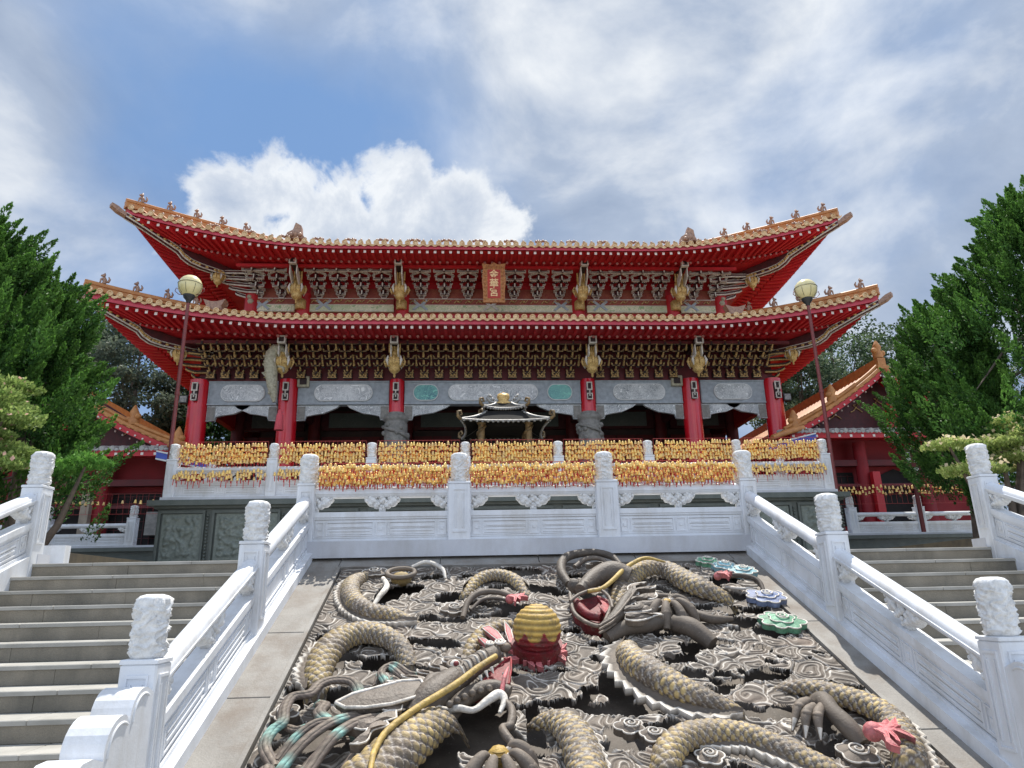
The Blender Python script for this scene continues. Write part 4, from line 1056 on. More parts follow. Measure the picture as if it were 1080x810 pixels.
# incense burner pavilion
cb = thing('incense_burner', 'black and silver canopied incense burner standing before the middle of the hall', 'incense burner', (X0+.05, 18, PZ))
cx, cy = X0+.05, 18.0
b = MB(); b.lathe([(.75, 0), (.8, .08), (.62, .2), (.55, .45), (.62, .6), (.95, .75), (1.0, .95), (.95, 1.15), (1.02, 1.2), (1.0, 1.28)], (cx, cy, PZ+.002), 24); b.build('cauldron', 'gold_dark', cb)
for sx in (-1, 1):
    for sy in (-1, 1):
        b = MB(); x, y = cx+sx*.60, cy+sy*.60
        b.lathe([(.11, 4.85), (.085, 4.95), (.085, 5.78), (.12, 5.83)], (x, y, 0), 12)
        b.tube([(x+math.cos(k*.7)*.10, y+math.sin(k*.7)*.10, 4.95+k*.045) for k in range(22)], .035, 6)
        b.build('pillar', 'bronze', cb)
def canopy(zc, half, rise, top, lift, name):
    b = MB(); N = 8; M_ = 7; V = []
    for s_ in range(4):
        tg = ((1, 0), (0, 1), (-1, 0), (0, -1))[s_]; nr = ((0, -1), (1, 0), (0, 1), (-1, 0))[s_]
        V = []
        for i in range(N+1):
            t = -1+2*i/N
            for j in range(M_+1):
                d = j/M_; r_ = half*(1-d)+top*d; k = abs(t)**3*(1-d)**2
                z = zc+rise*(d**.75*.55+d*d*.45)+lift*k
                rr = r_*(1+.12*k)
                V.append((cx+tg[0]*t*rr+nr[0]*rr, cy+tg[1]*t*rr+nr[1]*rr, z))
        b.add(V, [(i*(M_+1)+j, i*(M_+1)+j+1, (i+1)*(M_+1)+j+1, (i+1)*(M_+1)+j) for i in range(N) for j in range(M_)], 0, True)
        b.add([(x, y, z-.03) for x, y, z in V], [(i*(M_+1)+j, (i+1)*(M_+1)+j, (i+1)*(M_+1)+j+1, i*(M_+1)+j+1) for i in range(N) for j in range(M_)], 0, True)
        e_ = [V[i*(M_+1)] for i in range(N+1)]
        b.tube(e_, .028, 6, 1)
        for i in range(N*2):       # scalloped drip edge
            p = Vector(e_[i//2]).lerp(Vector(e_[i//2+1]), .25 if i % 2 == 0 else .75); b.ball((p.x, p.y, p.z-.03), .036, 7, 1, (1, 1, .8))
        for i in range(1, N*2):
            q = i/(N*2); p0 = Vector(V[int(q*N)*(M_+1)]); p1 = Vector(V[int(q*N)*(M_+1)+M_]); 
        b.tube([V[j] for j in range(M_+1)], .035, 6, 1)
        c = Vector(V[0]); o_ = Vector((c.x-cx, c.y-cy, 0)).normalized()
        b.tube([c, c+o_*.10+Vector((0, 0, .05)), c+o_*.10+Vector((0, 0, .17)), c+Vector((0, 0, .20)), c-o_*.04+Vector((0, 0, .12)), c+o_*.03+Vector((0, 0, .09))], [.045, .04, .035, .03, .03, .02], 7, 2)
    return b.build(name, ['black_metal', 'silver', 'bronze'], cb)
canopy(5.80, 1.0, .38, .46, .02, 'lower_canopy')
canopy(6.25, .50, .22, .20, .06, 'upper_canopy')
b = MB(); b.box(cx-.52, cx+.52, cy-.52, cy+.52, 5.76, 6.17); b.build('canopy_frame', 'black_metal', cb)
b = MB(); b.lathe([(.22, 6.45), (.24, 6.51), (.12, 6.57), (.17, 6.67), (.15, 6.76), (.05, 6.63), (.001, 6.86)], (cx, cy, 0), 14); b.build('finial', 'gold', cb)
for sx in (-1, 1):
    b = MB(); b.tube([(cx+sx*.2, cy-.1, 6.49), (cx+sx*.34, cy-.1, 6.53), (cx+sx*.42, cy-.1, 6.63), (cx+sx*.38, cy-.1, 6.71), (cx+sx*.31, cy-.1, 6.67)], [.05, .06, .05, .05, .03], 8); b.ball((cx+sx*.29, cy-.12, 6.59), .05, 7); b.build('roof_dragon', 'silver', cb)

# lamp posts
for x, side in ((-6.42, 'left'), (8.24, 'right')):
    y = 15.3; zb = 2.09 if False else PZ
    lp = thing('lamp_post', 'slim rust-red lamp post with a cream globe at the %s corner of the podium' % side, 'lamp post', (x, y, zb))
    b = MB(); b.lathe([(.09, zb+.002), (.09, zb+.04), (.045, zb+.1), (.042, 6.0), (.036, 8.30)], (x, y, 0), 12); b.lathe([(.055, 6.0), (.055, 6.06)], (x, y, 0), 12); b.build('pole', 'pole', lp)
    b = MB(); b.lathe([(.045, 8.20), (.06, 8.26), (.12, 8.33), (.14, 8.42), (.10, 8.43)], (x, y, 0), 16); b.build('lamp_holder', 'black', lp)
    b = MB(); b.ball((x, y, 8.62), .265, 24); gl = b.build('globe', 'globe', lp)
    b = MB(); b.tube([(x+.268*math.cos(k*PI/12), y+.268*math.sin(k*PI/12), 8.66) for k in range(25)], .006, 5, 0, False)
    for k in range(8): a = k*PI/4; b.tube([(x+.268*math.cos(a)*math.sin(R(t)), y+.268*math.sin(a)*math.sin(R(t)), 8.62-.268*math.cos(R(t))) for t in range(40, 100, 10)], .004, 4, 0, False)
    b.build('seam_ring', 'black', gl)
    b = MB()
    for sx in (-1, 1): b.tube([(x+sx*.1, y, 8.40), (x+sx*.24, y, 8.42), (x+sx*.33, y, 8.50), (x+sx*.31, y, 8.58), (x+sx*.27, y, 8.55)], .009, 5)
    b.build('scroll_bracket', 'pole', lp)
# loudspeaker boxes fixed to the outer columns
for x, side in ((X0-10.62, 'leftmost'), (X0+10.62, 'rightmost')):
    f = thing('floodlight', 'small dark floodlight with a pale glass fixed beside the %s red column' % side, 'floodlight', (x, 23.9, 8.2))
    b = MB(); b.box(x-.14, x+.14, 23.75, 23.95, 8.15, 8.42); b.box(x-.02, x+.30*(1 if side == 'leftmost' else -1), 23.88, 23.92, 8.42, 8.46); b.build('housing', 'black', f)
    b = MB(); b.box(x-.11, x+.11, 23.73, 23.749, 8.18, 8.39); b.build('glass', 'silver', f)

# ------------------------------------------------------------------ side halls
def side_hall(sg, s_):
    ap = X0+sg*13.45; hw = 3.75; yf = 22.5; yb = 38
    T = lambda u, y, z: (ap-sg*u, y, z)       # u>0 towards the main hall
    r = thing('side_hall', 'red %s side hall with an amber tiled gable and grey pent eave' % s_, 'building', (ap, yf, 3.06))
    b = MB(); b.box(ap-3.3, ap+3.3, yf+.6, yb, 3.06, 6.55, 0); b.build('wall', 'red_wall', r)
    # gable triangle
    b = MB(); b.prism([(-3.5, 6.56), (3.5, 6.56), (0, 8.75)], yf+.5, yf+.7, 0, lambda p, q, w: T(p, w, q)); gb = b.build('gable', 'maroon', r)
    b = MB()
    for k in range(7):
        u = -2.4+k*.8; h = 6.75+max(0, (3.3-abs(u))*.30)
        b.tube([T(u-.2, yf+.47, h), T(u-.05, yf+.47, h+.12), T(u+.1, yf+.47, h+.25), T(u-.1, yf+.47, h+.3), T(u+.1, yf+.47, h+.05), T(u+.22, yf+.47, h)], .02, 5)
    b.tube([T(-2.7, yf+.48, 6.72), T(2.7, yf+.48, 6.72)], .025, 5)
    b.build('gable_scrollwork', 'gold_dark', gb)
    # roof planes with tile barrels
    rt = MB(); zr, ze = (8.95 if sg > 0 else 8.45), 6.62; sl_ = (zr-ze)/hw
    for sd in (-1, 1):
        def S(q, y, dz=0): # q 0 at ridge, 1 at eave; concave
            return T(sd*hw*q, y, zr-(zr-ze)*(q**.92)+dz-.10*math.sin(PI*q))
        V = [S(i/10, y) for i in range(11) for y in (yf-.1, yb)]
        rt.add(V, [(2*i, 2*i+1, 2*i+3, 2*i+2) for i in range(10)], 0); rt.add([Vector(v)-Vector((0, 0, .10)) for v in V], [(2*i, 2*i+2, 2*i+3, 2*i+1) for i in range(10)], 1)
        for y in [yf+.15+k*.27 for k in range(int((yb-yf)/.27))]: rt.tube([S(i/6, y, .02) for i in range(7)], .07, 5, 0)
        # verge: three rolled courses up the slope
        for k, (dy, dz, rr) in enumerate(((-.02, .06, .09), (-.18, .02, .075), (-.10, .16, .07))): rt.tube([S(i/8, yf+dy, dz) for i in range(9)], rr, 8, 0)
        rt.add([S(i/10, yf-.24, -.06) for i in range(11)]+[S(i/10, yf-.24, -.26) for i in range(11)], [(i, i+1, i+12, i+11) for i in range(10)], 1)
        rt.add([S(i/10, yf-.24, -.26) for i in range(11)]+[S(i/10, yf+.52, -.26) for i in range(11)], [(i, i+1, i+12, i+11) for i in range(10)], 1)
        for k in range(15):
            c = Vector(S((k+.7)/15.5, yf-.26, -.20)); rt.ball(tuple(c), .035, 6, 2)
            c = Vector(S((k+.7)/15.5, yf-.22, .0)); rt.lathe([(.075, -.02), (.085, .015), (.05, .02)], tuple(c), 8, 0, True, 'y')
            c = Vector(S((k+.4)/15.5, yf+.1, -.36)); rt.ball(tuple(c), .035, 6, 2)
    rt.build('roof', ['tile', 'red', 'rafter_tip'], r)
    b = MB(); b.box(ap-.14, ap+.14, yf-.2, yb, zr, zr+.32); b.box(ap-.2, ap+.2, yf-.26, yb, zr-.08, zr+.02); b.build('ridge', 'tile', r)
    for q, (u, dz) in enumerate(((0, .55), (1.9, .2), (3.35, .15))):
        p = T(u, yf-.05, zr-(zr-ze)*((u/hw)**.92)+dz-.05)
        b = MB(); b.lathe([(.16, -.15), (.18, 0), (.11, .12), (.15, .26), (.09, .38), (.03, .5)], p, 9); b.ball((p[0]-sg*.14, p[1]-.05, p[2]+.12), .11, 8); b.ball((p[0]+sg*.14, p[1]-.05, p[2]+.02), .10, 8)
        b.build('ridge_beast', 'tile', r)
    # barge pendant at the apex
    b = MB()
    for k in range(6): b.tube([T(-.25-.04*k, yf-.30, 8.55-.15*k), T(.0-.04*k, yf-.32, 8.50-.15*k), T(.12-.02*k, yf-.30, 8.58-.15*k)], .025, 5, 0)
    b.prism([(-.25, 8.7), (.15, 8.7), (.1, 8.0), (-.15, 7.5), (-.42, 7.6)], yf-.29, yf-.25, 1, lambda p, q, w: T(p, w, q)); b.build('gable_pendant', ['outline', 'black_wood'], r)
    b = MB(); b.lathe([(.20, 6.7), (.20, 7.55), (.26, 7.62)], T(-.1, yf-.05, 0), 12); b.build('short_column', 'red', r)
    # pent eave across the front with wavy grey tile edge
    b = MB(); n = 26
    for k in range(n):
        u = -3.7+7.4*k/(n-1); c = T(u, yf-.62, 6.60)
        b.tube([c, T(u, yf+.45, 6.80)], .085, 6, 0)
        b.ball(T(u+.142, yf-.60, 6.565), .075, 6, 0, (1.1, .6, .7))
    b.box(min(ap-3.8, ap+3.8), ap+3.8, yf-.6, yf+.48, 6.50, 6.545, 1); b.box(ap-3.8, ap+3.8, yf-.58, yf-.54, 6.36, 6.50, 1)
    for k in range(20): b.box(ap-3.7+k*.39-.04, ap-3.7+k*.39+.04, yf-.592, yf-.581, 6.39, 6.47, 2)
    b.build('pent_eave', ['grey_tile', 'red', 'rafter_tip'], r)
    # descending corner ridge towards the main hall, with blue board
    b = MB(); b.tube([T(3.3, yf-.5, 6.72), T(3.9, yf-.75, 6.55), T(4.6, yf-1.0, 6.30)], [.10, .10, .08], 8, 0); b.build('corner_ridge', 'tile', r)
    b = MB(); b.prism([(3.1, 6.42), (4.7, 6.05), (4.7, 5.90), (3.1, 6.24)], yf-.9, yf-.86, 0, lambda p, q, w: T(p, w, q)); b.prism([(3.1, 6.47), (4.7, 6.10), (4.7, 6.055), (3.1, 6.425)], yf-.91, yf-.85, 1, lambda p, q, w: T(p, w, q)); b.prism([(3.1, 6.235), (4.7, 5.895), (4.7, 5.85), (3.1, 6.19)], yf-.91, yf-.85, 1, lambda p, q, w: T(p, w, q)); b.build('eave_board', ['blue', 'white_flat'], r)
    # columns, beam, doorway, lattice
    for u in (-3.2, -1.0, 1.1, 3.2):
        b = MB(); b.lathe([(.30, 3.062), (.22, 3.3), (.20, 6.36)], T(u, yf+.2, 0), 16); b.build('column', 'red_wall', r)
    b = MB(); b.box(ap-3.3, ap+3.3, yf+.12, yf+.35, 5.55, 5.75); b.box(ap-3.3, ap+3.3, yf+.12, yf+.35, 4.85, 4.95); b.build('beam', 'red_dark', r)
    b = MB(); b.prism([(-.95, 3.07), (.55, 3.07), (.55, 4.9), (.3, 5.3), (-.2, 5.5), (-.7, 5.3), (-.95, 4.9)], yf+.55, yf+.62, 0, lambda p, q, w: T(p, w, q)); b.build('doorway', 'door_dark', r)
    for u0, u1 in ((1.25, 3.0),):
        b = MB()
        for k in range(9):
            xx = u0+(u1-u0)*k/8; b.box(*sorted((T(xx-.012, 0, 0)[0], T(xx+.012, 0, 0)[0])), yf+.555, yf+.575, 3.7, 5.3, 0)
        for k in range(7): z = 3.7+k*.26; b.box(*sorted((T(u0, 0, 0)[0], T(u1, 0, 0)[0])), yf+.552, yf+.578, z, z+.02, 0)
        b.box(*sorted((T(u0, 0, 0)[0], T(u1, 0, 0)[0])), yf+.58, yf+.605, 3.6, 5.4, 1)
        b.build('lattice_window', ['maroon', 'door_dark'], r)
    # clustered posts
    b = MB(); b.box(*sorted((T(.75, 0, 0)[0], T(1.0, 0, 0)[0])), yf-.2, yf, 3.07, 5.3); b.build('door_jamb', 'wood_pale' if sg < 0 else 'red', r)
side_hall(-1, 'left'); side_hall(1, 'right')
[o for o in COL.objects if o.name.startswith('side_hall') and 'left' in o['label']][0].location.z -= .40

# ------------------------------------------------------------------ dragon relief carving
STONE = np.array((.128, .103, .080)); LITE = np.array((.80, .75, .67)); GOLD = np.array((.52, .38, .15)); DUSK = np.array((.080, .062, .050)); TEAL = np.array((.16, .34, .30))
RED_ = np.array((.16, .010, .014)); PINK = np.array((.52, .15, .155)); GRN = np.array((.14, .36, .22)); CYN = np.array((.28, .52, .58)); BLU = np.array((.22, .28, .46)); YEL = np.array((.60, .39, .09))
RO = ORG[relief.name]
def to_world(X, Lc, H):
    dnv = np.array(dn); rnv = np.array(rn); p0 = np.array(RP0)-np.array(RO)
    return p0+X[..., None]*np.array((1., 0, 0))+Lc[..., None]*dnv+H[..., None]*rnv
def catmull(P, n):
    P = np.asarray(P, float); Q = np.vstack([2*P[0]-P[1], P, 2*P[-1]-P[-2]]); out = []
    for i in range(1, len(Q)-2):
        for t in np.linspace(0, 1, n, endpoint=False):
            a, b_, c, d = Q[i-1], Q[i], Q[i+1], Q[i+2]
            out.append(.5*((2*b_)+(-a+c)*t+(2*a-5*b_+4*c-d)*t*t+(-a+3*b_-3*c+d)*t**3))
    out.append(Q[-2]); return np.array(out)
# body paths traced on the carving, as (x, distance down the slope)
BODIES = [
 ([(-1.312, 0.747), (-1.413, 1.149), (-1.323, 1.633), (-1.083, 1.978), (-0.817, 2.065), (-0.557, 2.127)], [.10, .14, .145, .14, .12, .08], [.0, .09, .11, .11, .09, -.03]),
 ([(-1.359, 3.419), (-1.376, 3.003), (-1.250, 2.661), (-0.985, 2.551), (-0.700, 2.732), (-0.565, 3.011)], [.12, .165, .17, .155, .12, .09], [.0, .11, .14, .13, .08, -.03]),
 ([(-0.051, 1.377), (0.099, 1.087), (0.325, 0.975), (0.565, 1.112), (0.692, 1.416)], [.07, .105, .12, .11, .07], [-.02, .07, .10, .08, -.02]),
 ([(1.673, 1.937), (1.884, 1.386), (2.174, 1.057), (2.469, 1.040), (2.610, 1.364), (2.761, 1.610), (3.010, 1.737)], [.12, .17, .17, .165, .20, .19, .12], [.06, .15, .19, .18, .15, .13, .02]),
 ([(1.609, 2.777), (1.528, 3.126), (1.593, 3.450), (1.783, 3.753), (2.004, 3.916), (2.252, 4.017)], [.10, .17, .195, .18, .13, .07], [.0, .12, .17, .16, .12, .03]),
 ([(0.568, 4.007), (0.710, 4.123), (0.801, 4.334), (0.833, 4.596), (0.832, 4.853), (0.792, 5.156)], [.10, .15, .18, .185, .19, .19], [-.02, .08, .13, .14, .14, .10]),
 ([(1.391, 4.794), (1.494, 4.581), (1.673, 4.426), (1.903, 4.365), (2.136, 4.391), (2.296, 4.509), (2.467, 4.681), (2.616, 4.864)], [.13, .15, .15, .14, .125, .12, .12, .12], [.04, .11, .12, .11, .10, .09, .08, .04]),
 ([(2.762, 3.644), (2.935, 3.718), (3.123, 3.884), (3.302, 4.070), (3.393, 4.268), (3.344, 4.520), (3.202, 4.833)], [.07, .11, .14, .15, .15, .155, .16], [-.01, .07, .11, .12, .12, .12, .10]),
 ([(-0.789, 4.935), (-0.653, 4.702), (-0.501, 4.467), (-0.347, 4.233), (-0.174, 4.087)], [.27, .27, .26, .23, .16], [.07, .10, .13, .13, .08]),
]
HOLES = [[(-0.948, 1.353)][0]+(.13, .20), [(-0.716, 1.194)][0]+(.16, .14), [(-0.820, 2.986)][0]+(.15, .12), [(0.222, 1.661)][0]+(.22, .10), [(-0.451, -0.030)][0]+(.05, .05),
         [(0.015, 4.169)][0]+(.30, .30), [(0.195, 3.984)][0]+(.16, .18), [(1.564, 3.894)][0]+(.50, .12), [(1.316, 3.451)][0]+(.13, .20), [(0.533, 4.135)][0]+(.06, .30), [(-1.515, 3.887)][0]+(.12, .22), [(-1.237, 3.545)][0]+(.14, .10), [(-1.199, 4.283)][0]+(.3, .12),
         [(2.926, 4.110)][0]+(.15, .20), [(2.027, 4.406)][0]+(.16, .16), [(3.136, 1.628)][0]+(.14, .10), [(3.254, 2.031)][0]+(.13, .09), [(2.692, 1.924)][0]+(.18, .07), [(2.894, 2.256)][0]+(.16, .07), [(2.273, 2.222)][0]+(.13, .10), [(1.440, 2.472)][0]+(.25, .08), [(-0.250, 4.452)][0]+(.2, .25)]
XA, XB, LA, LB = -1.655, 3.555, .485, 5.5
def swirl_height(X, Lc, seed=3, n=330):
    r_ = np.random.RandomState(seed)
    S = []
    tries = 0
    while len(S) < n and tries < 20000:
        tries += 1
        p = (r_.uniform(XA, XB), r_.uniform(LA, LB))
        if all((p[0]-q[0])**2+(p[1]-q[1])**2 > .215**2*r_.uniform(.5, 1.3) for q in S): S.append(p)
    S = np.array(S); k = len(S); sgn = r_.choice([-1, 1], k); ph = r_.uniform(0, 1, k); wd = r_.uniform(.050, .080, k); lev = r_.uniform(-.006, .010, k)
    best = np.full(X.shape, 9.); sec = np.full(X.shape, 9.); idx = np.zeros(X.shape, int)
    wx = .035*np.sin(Lc*17+1)+.025*np.sin(X*23+Lc*9); wl = .035*np.sin(X*15+2)+.025*np.sin(Lc*21-X*11)
    for i in range(k):
        d = np.hypot(X+wx-S[i, 0], Lc+wl-S[i, 1]); m = d < best
        sec = np.where(m, best, np.minimum(sec, d)); idx = np.where(m, i, idx); best = np.where(m, d, best)
    ang = np.arctan2(Lc+wl-S[idx, 1], X+wx-S[idx, 0])
    s = (best/wd[idx]-sgn[idx]*ang/(2*PI)+ph[idx]) % 1.0
    groove = np.exp(-((s-.5)/.20)**2)
    edge = smoothstep((sec-best)/.045)
    h = lev[idx]+.013*(1-groove)+.016*(edge-1)
    outline = np.exp(-((s-.88)/.055)**2)*edge*(.7+.3*np.sin(best*60+ang))
    outline = np.maximum(outline, np.exp(-(((sec-best)-.036)/.008)**2))
    return h, np.clip(outline, 0, 1), edge
def fbm(X, Y, seed, octv=4):
    r_ = np.random.RandomState(seed); v = np.zeros(X.shape); a = 1; f = 1
    for o in range(octv):
        for q in range(4):
            th = r_.uniform(0, 2*PI); v += a*np.sin((X*math.cos(th)+Y*math.sin(th))*f*2*PI+r_.uniform(0, 2*PI)+1.3*np.sin((X*math.sin(th)-Y*math.cos(th))*f*4+r_.uniform(0, 6)))
        a *= .5; f *= 2.03
    return v/5
def relief_ground():
    nx, nl = 780, 800
    X, Lc = np.meshgrid(np.linspace(XA, XB, nx), np.linspace(LA, LB, nl), indexing='ij')
    h, outl, edge = swirl_height(X, Lc)
    f = fbm(X*1.0, Lc*1.7, 5); f = f/f.std(); g = fbm(X*.35, Lc*.35, 8, 2); g = g/g.std()
    right = smoothstep((X-.2)/1.2)*.50+smoothstep((Lc-1.6)/1.6)*.25
    dz = f+right+g*.25
    for cx_, cl, a, c in HOLES: dz = np.maximum(dz, 3.0-1.4*np.hypot((X-cx_)/a, (Lc-cl)/c)**1.5+.35*f)
    T_ = 1.12
    hole = smoothstep((dz-T_)/.10)
    rim = np.exp(-((dz-T_+.07)/.05)**2)
    for side in (X-XA, XB-X, Lc-LA): hole *= smoothstep((side-.05)/.06)
    h = h+.010*rim*(hole < .02)-.045*smoothstep((dz-T_)/.09)
    bd = np.minimum(np.minimum(X-XA, XB-X), Lc-LA); h = np.where(bd < .012, -.05, h)
    outl = np.maximum(outl*(hole < .02), rim*.9*(bd > .05))
    n2 = fbm(X*3, Lc*3, 21, 3)
    keep = smoothstep((n2+1.1)/.9)*.75+.25
    tone = (1+.25*fbm(X*1.3, Lc*1.1, 31, 4))[..., None]
    base = STONE*tone
    warm = smoothstep((fbm(X*.8, Lc*.8, 44, 3)-.25)/.6)[..., None]
    base = base*(1-warm*.6)+np.array((.20, .14, .105))*warm*.6
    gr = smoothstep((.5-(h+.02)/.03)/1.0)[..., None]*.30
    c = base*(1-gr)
    c = c*(1-(outl*keep*.88)[..., None])+LITE*(outl*keep*.88)[..., None]
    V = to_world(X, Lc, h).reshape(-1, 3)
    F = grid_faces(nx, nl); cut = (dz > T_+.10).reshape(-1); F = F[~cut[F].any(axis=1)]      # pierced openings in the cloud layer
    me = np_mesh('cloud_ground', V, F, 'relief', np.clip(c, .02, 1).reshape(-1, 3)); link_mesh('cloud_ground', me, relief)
    bx, bl_ = np.meshgrid(np.linspace(XA, XB, 120), np.linspace(LA, LB, 110), indexing='ij')
    hb_ = -.25+.02*fbm(bx*2, bl_*2, 61, 3); cb_ = STONE*(.85+.25*fbm(bx*1.5, bl_*1.5, 62, 3))[..., None]
    link_mesh('back_slab', np_mesh('back_slab', to_world(bx, bl_, hb_).reshape(-1, 3), grid_faces(120, 110), 'relief', np.clip(cb_, .02, 1).reshape(-1, 3)), relief)
relief_ground()

def scaled_body(path, rad, hts, name='dragon_body', sl=.105, belly=None, goldness=1.0, shrink=.70):
    p0, p1 = np.array(path[0]), np.array(path[-1]); a_ = (p0-np.array(path[1])); a_ /= np.linalg.norm(a_); e_ = (p1-np.array(path[-2])); e_ /= np.linalg.norm(e_)
    path = [tuple(p0+a_*rad[0]*.9)]+list(path)+[tuple(p1+e_*rad[-1]*.9)]; rad = [rad[0]*.8]+list(rad)+[rad[-1]*.8]; hts = [-rad[0]*1.3]+list(hts)+[-rad[-1]*1.3]
    hts = [h*.72 if h > 0 else h for h in hts]; rad = [r_*shrink for r_ in rad]
    Pn = catmull([(p[0], p[1], h, r_) for p, r_, h in zip(path, rad, hts)], 40)
    d = np.r_[0, np.cumsum(np.linalg.norm(np.diff(Pn[:, :2], axis=0), axis=1))]
    N = int(d[-1]/.011); u = np.linspace(0, d[-1], N); Pn = np.stack([np.interp(u, d, Pn[:, k]) for k in range(4)], 1)
    tg = np.gradient(Pn[:, :2], axis=0); tg /= np.linalg.norm(tg, axis=1)[:, None]; sd = np.stack([-tg[:, 1], tg[:, 0]], 1)
    nv = 100; a = np.linspace(-PI*.62, PI*.62, nv)
    U, A = np.meshgrid(u, a, indexing='ij'); Rr = Pn[:, 3][:, None]
    b_ = A*np.mean(rad)/sl
    au = U/sl
    best = np.zeros(U.shape); out = np.zeros(U.shape); gold = np.zeros(U.shape); done = np.zeros(U.shape, bool)
    r0 = np.floor((au-.60)/.5)
    for k in (0, 1, 2, 3):          # rounded scales, each overlapping the next row
        r_ = r0+k; du = au-r_*.5
        db = ((b_-.5*(r_ % 2)+.5) % 1.0)-.5
        dist = np.hypot(db/.57, du/.60); ins = (dist < 1)&(~done)
        cen = np.hypot(db/.36, (du-.30)/.27)
        best = np.where(ins, .25+.75*du/.60-.55*smoothstep((dist-.86)/.14)+.45*np.clip(1-cen**2, 0, 1), best)
        out = np.where(ins, np.exp(-((dist-.90)/.055)**2), out); gold = np.where(ins, smoothstep((1.12-cen)/.45), gold); done |= ins
    H = np.clip(best, -.4, 1.4)*.016*sl/.1
    rr = Rr+H
    off = rr*np.sin(A); hh = rr*np.cos(A)*.85
    X = Pn[:, 0][:, None]+sd[:, 0][:, None]*off; Lc = Pn[:, 1][:, None]+sd[:, 1][:, None]*off; Hh = Pn[:, 2][:, None]+hh
    rs = np.random.RandomState(int(abs(path[0][0])*1000) % 9999)
    gv = fbm(X*1.7, Lc*1.7, rs.randint(99), 3)
    ga = np.clip(.55+.8*gv, .12, 1)*goldness
    base = DUSK*1.5*np.ones(U.shape+(3,))*(1+.2*fbm(X*3, Lc*3, 4, 3))[..., None]
    c = base*(1-(gold*ga)[..., None])+GOLD*(gold*ga)[..., None]
    o_ = (out*.48)[..., None]; c = c*(1-o_)+LITE*.95*o_
    me = np_mesh(name, to_world(X, Lc, Hh).reshape(-1, 3), grid_faces(len(u), nv), 'relief_gloss', np.clip(c, .02, 1).reshape(-1, 3))
    o = link_mesh(name, me, relief)
    return o, Pn, sd
BO = []
for k, (p, r_, h) in enumerate(BODIES):
    BO.append(scaled_body(p, r_, h, sl=.098 if k in (5, 8) else (.070 if k in (0, 2) else .082), goldness=1.0 if k != 3 else .85, shrink=.80 if k == 1 else .70))

def fin(bo, i0, i1, side, w=.13, tooth=.09, name='dorsal_fin', h=.03, parent=None):
    o, Pn, sd = bo; N = len(Pn); a, e = int(i0*N), int(i1*N)
    V = []; C = []; d = 0; last = None
    idx = range(a, e, 2)
    for i in idx:
        p = Pn[i]; s_ = sd[i]*side; r_ = p[3]
        if last is not None: d += np.hypot(*(p[:2]-last))
        last = p[:2].copy(); saw = (d/tooth) % 1.0; env = min(1, (i-a)/(.12*N), (e-i)/(.12*N))
        ww = w*env*(.55+.45*saw)
        for q, hh, c in ((.72, h+.06, STONE), (.95, h+.045, STONE), (1.0, h+.04, STONE*1.3)):
            V.append((p[0]+s_[0]*r_*q, p[1]+s_[1]*r_*q, hh)); C.append(c)
        for q, hh, c in ((.55, h+.028, STONE*.9), (.86, h+.035, LITE*.8), (1.0, h+.03, LITE), (1.0, h-.035, STONE), (.3, h-.05, DUSK)):
            V.append((p[0]+s_[0]*(r_+ww*q), p[1]+s_[1]*(r_+ww*q), hh)); C.append(c)
    V = np.array(V); n_ = len(list(idx))
    me = np_mesh(name, to_world(V[:, 0], V[:, 1], V[:, 2]), grid_faces(n_, 8), 'relief', np.clip(C, .02, 1), smooth=False)
    link_mesh(name, me, o)
fin(BO[0], .1, .98, 1, .10, .07); fin(BO[1], .0, .75, -1, .13, .08); fin(BO[4], .03, .99, 1, .17, .12); fin(BO[2], .1, .9, -1, .06); fin(BO[6], .35, .95, 1, .09); fin(BO[7], .3, .98, -1, .10); fin(BO[8], .0, .7, -1, .12, .13); fin(BO[5], .1, .9, -1, .07); fin(BO[3], .0, .45, -1, .12)

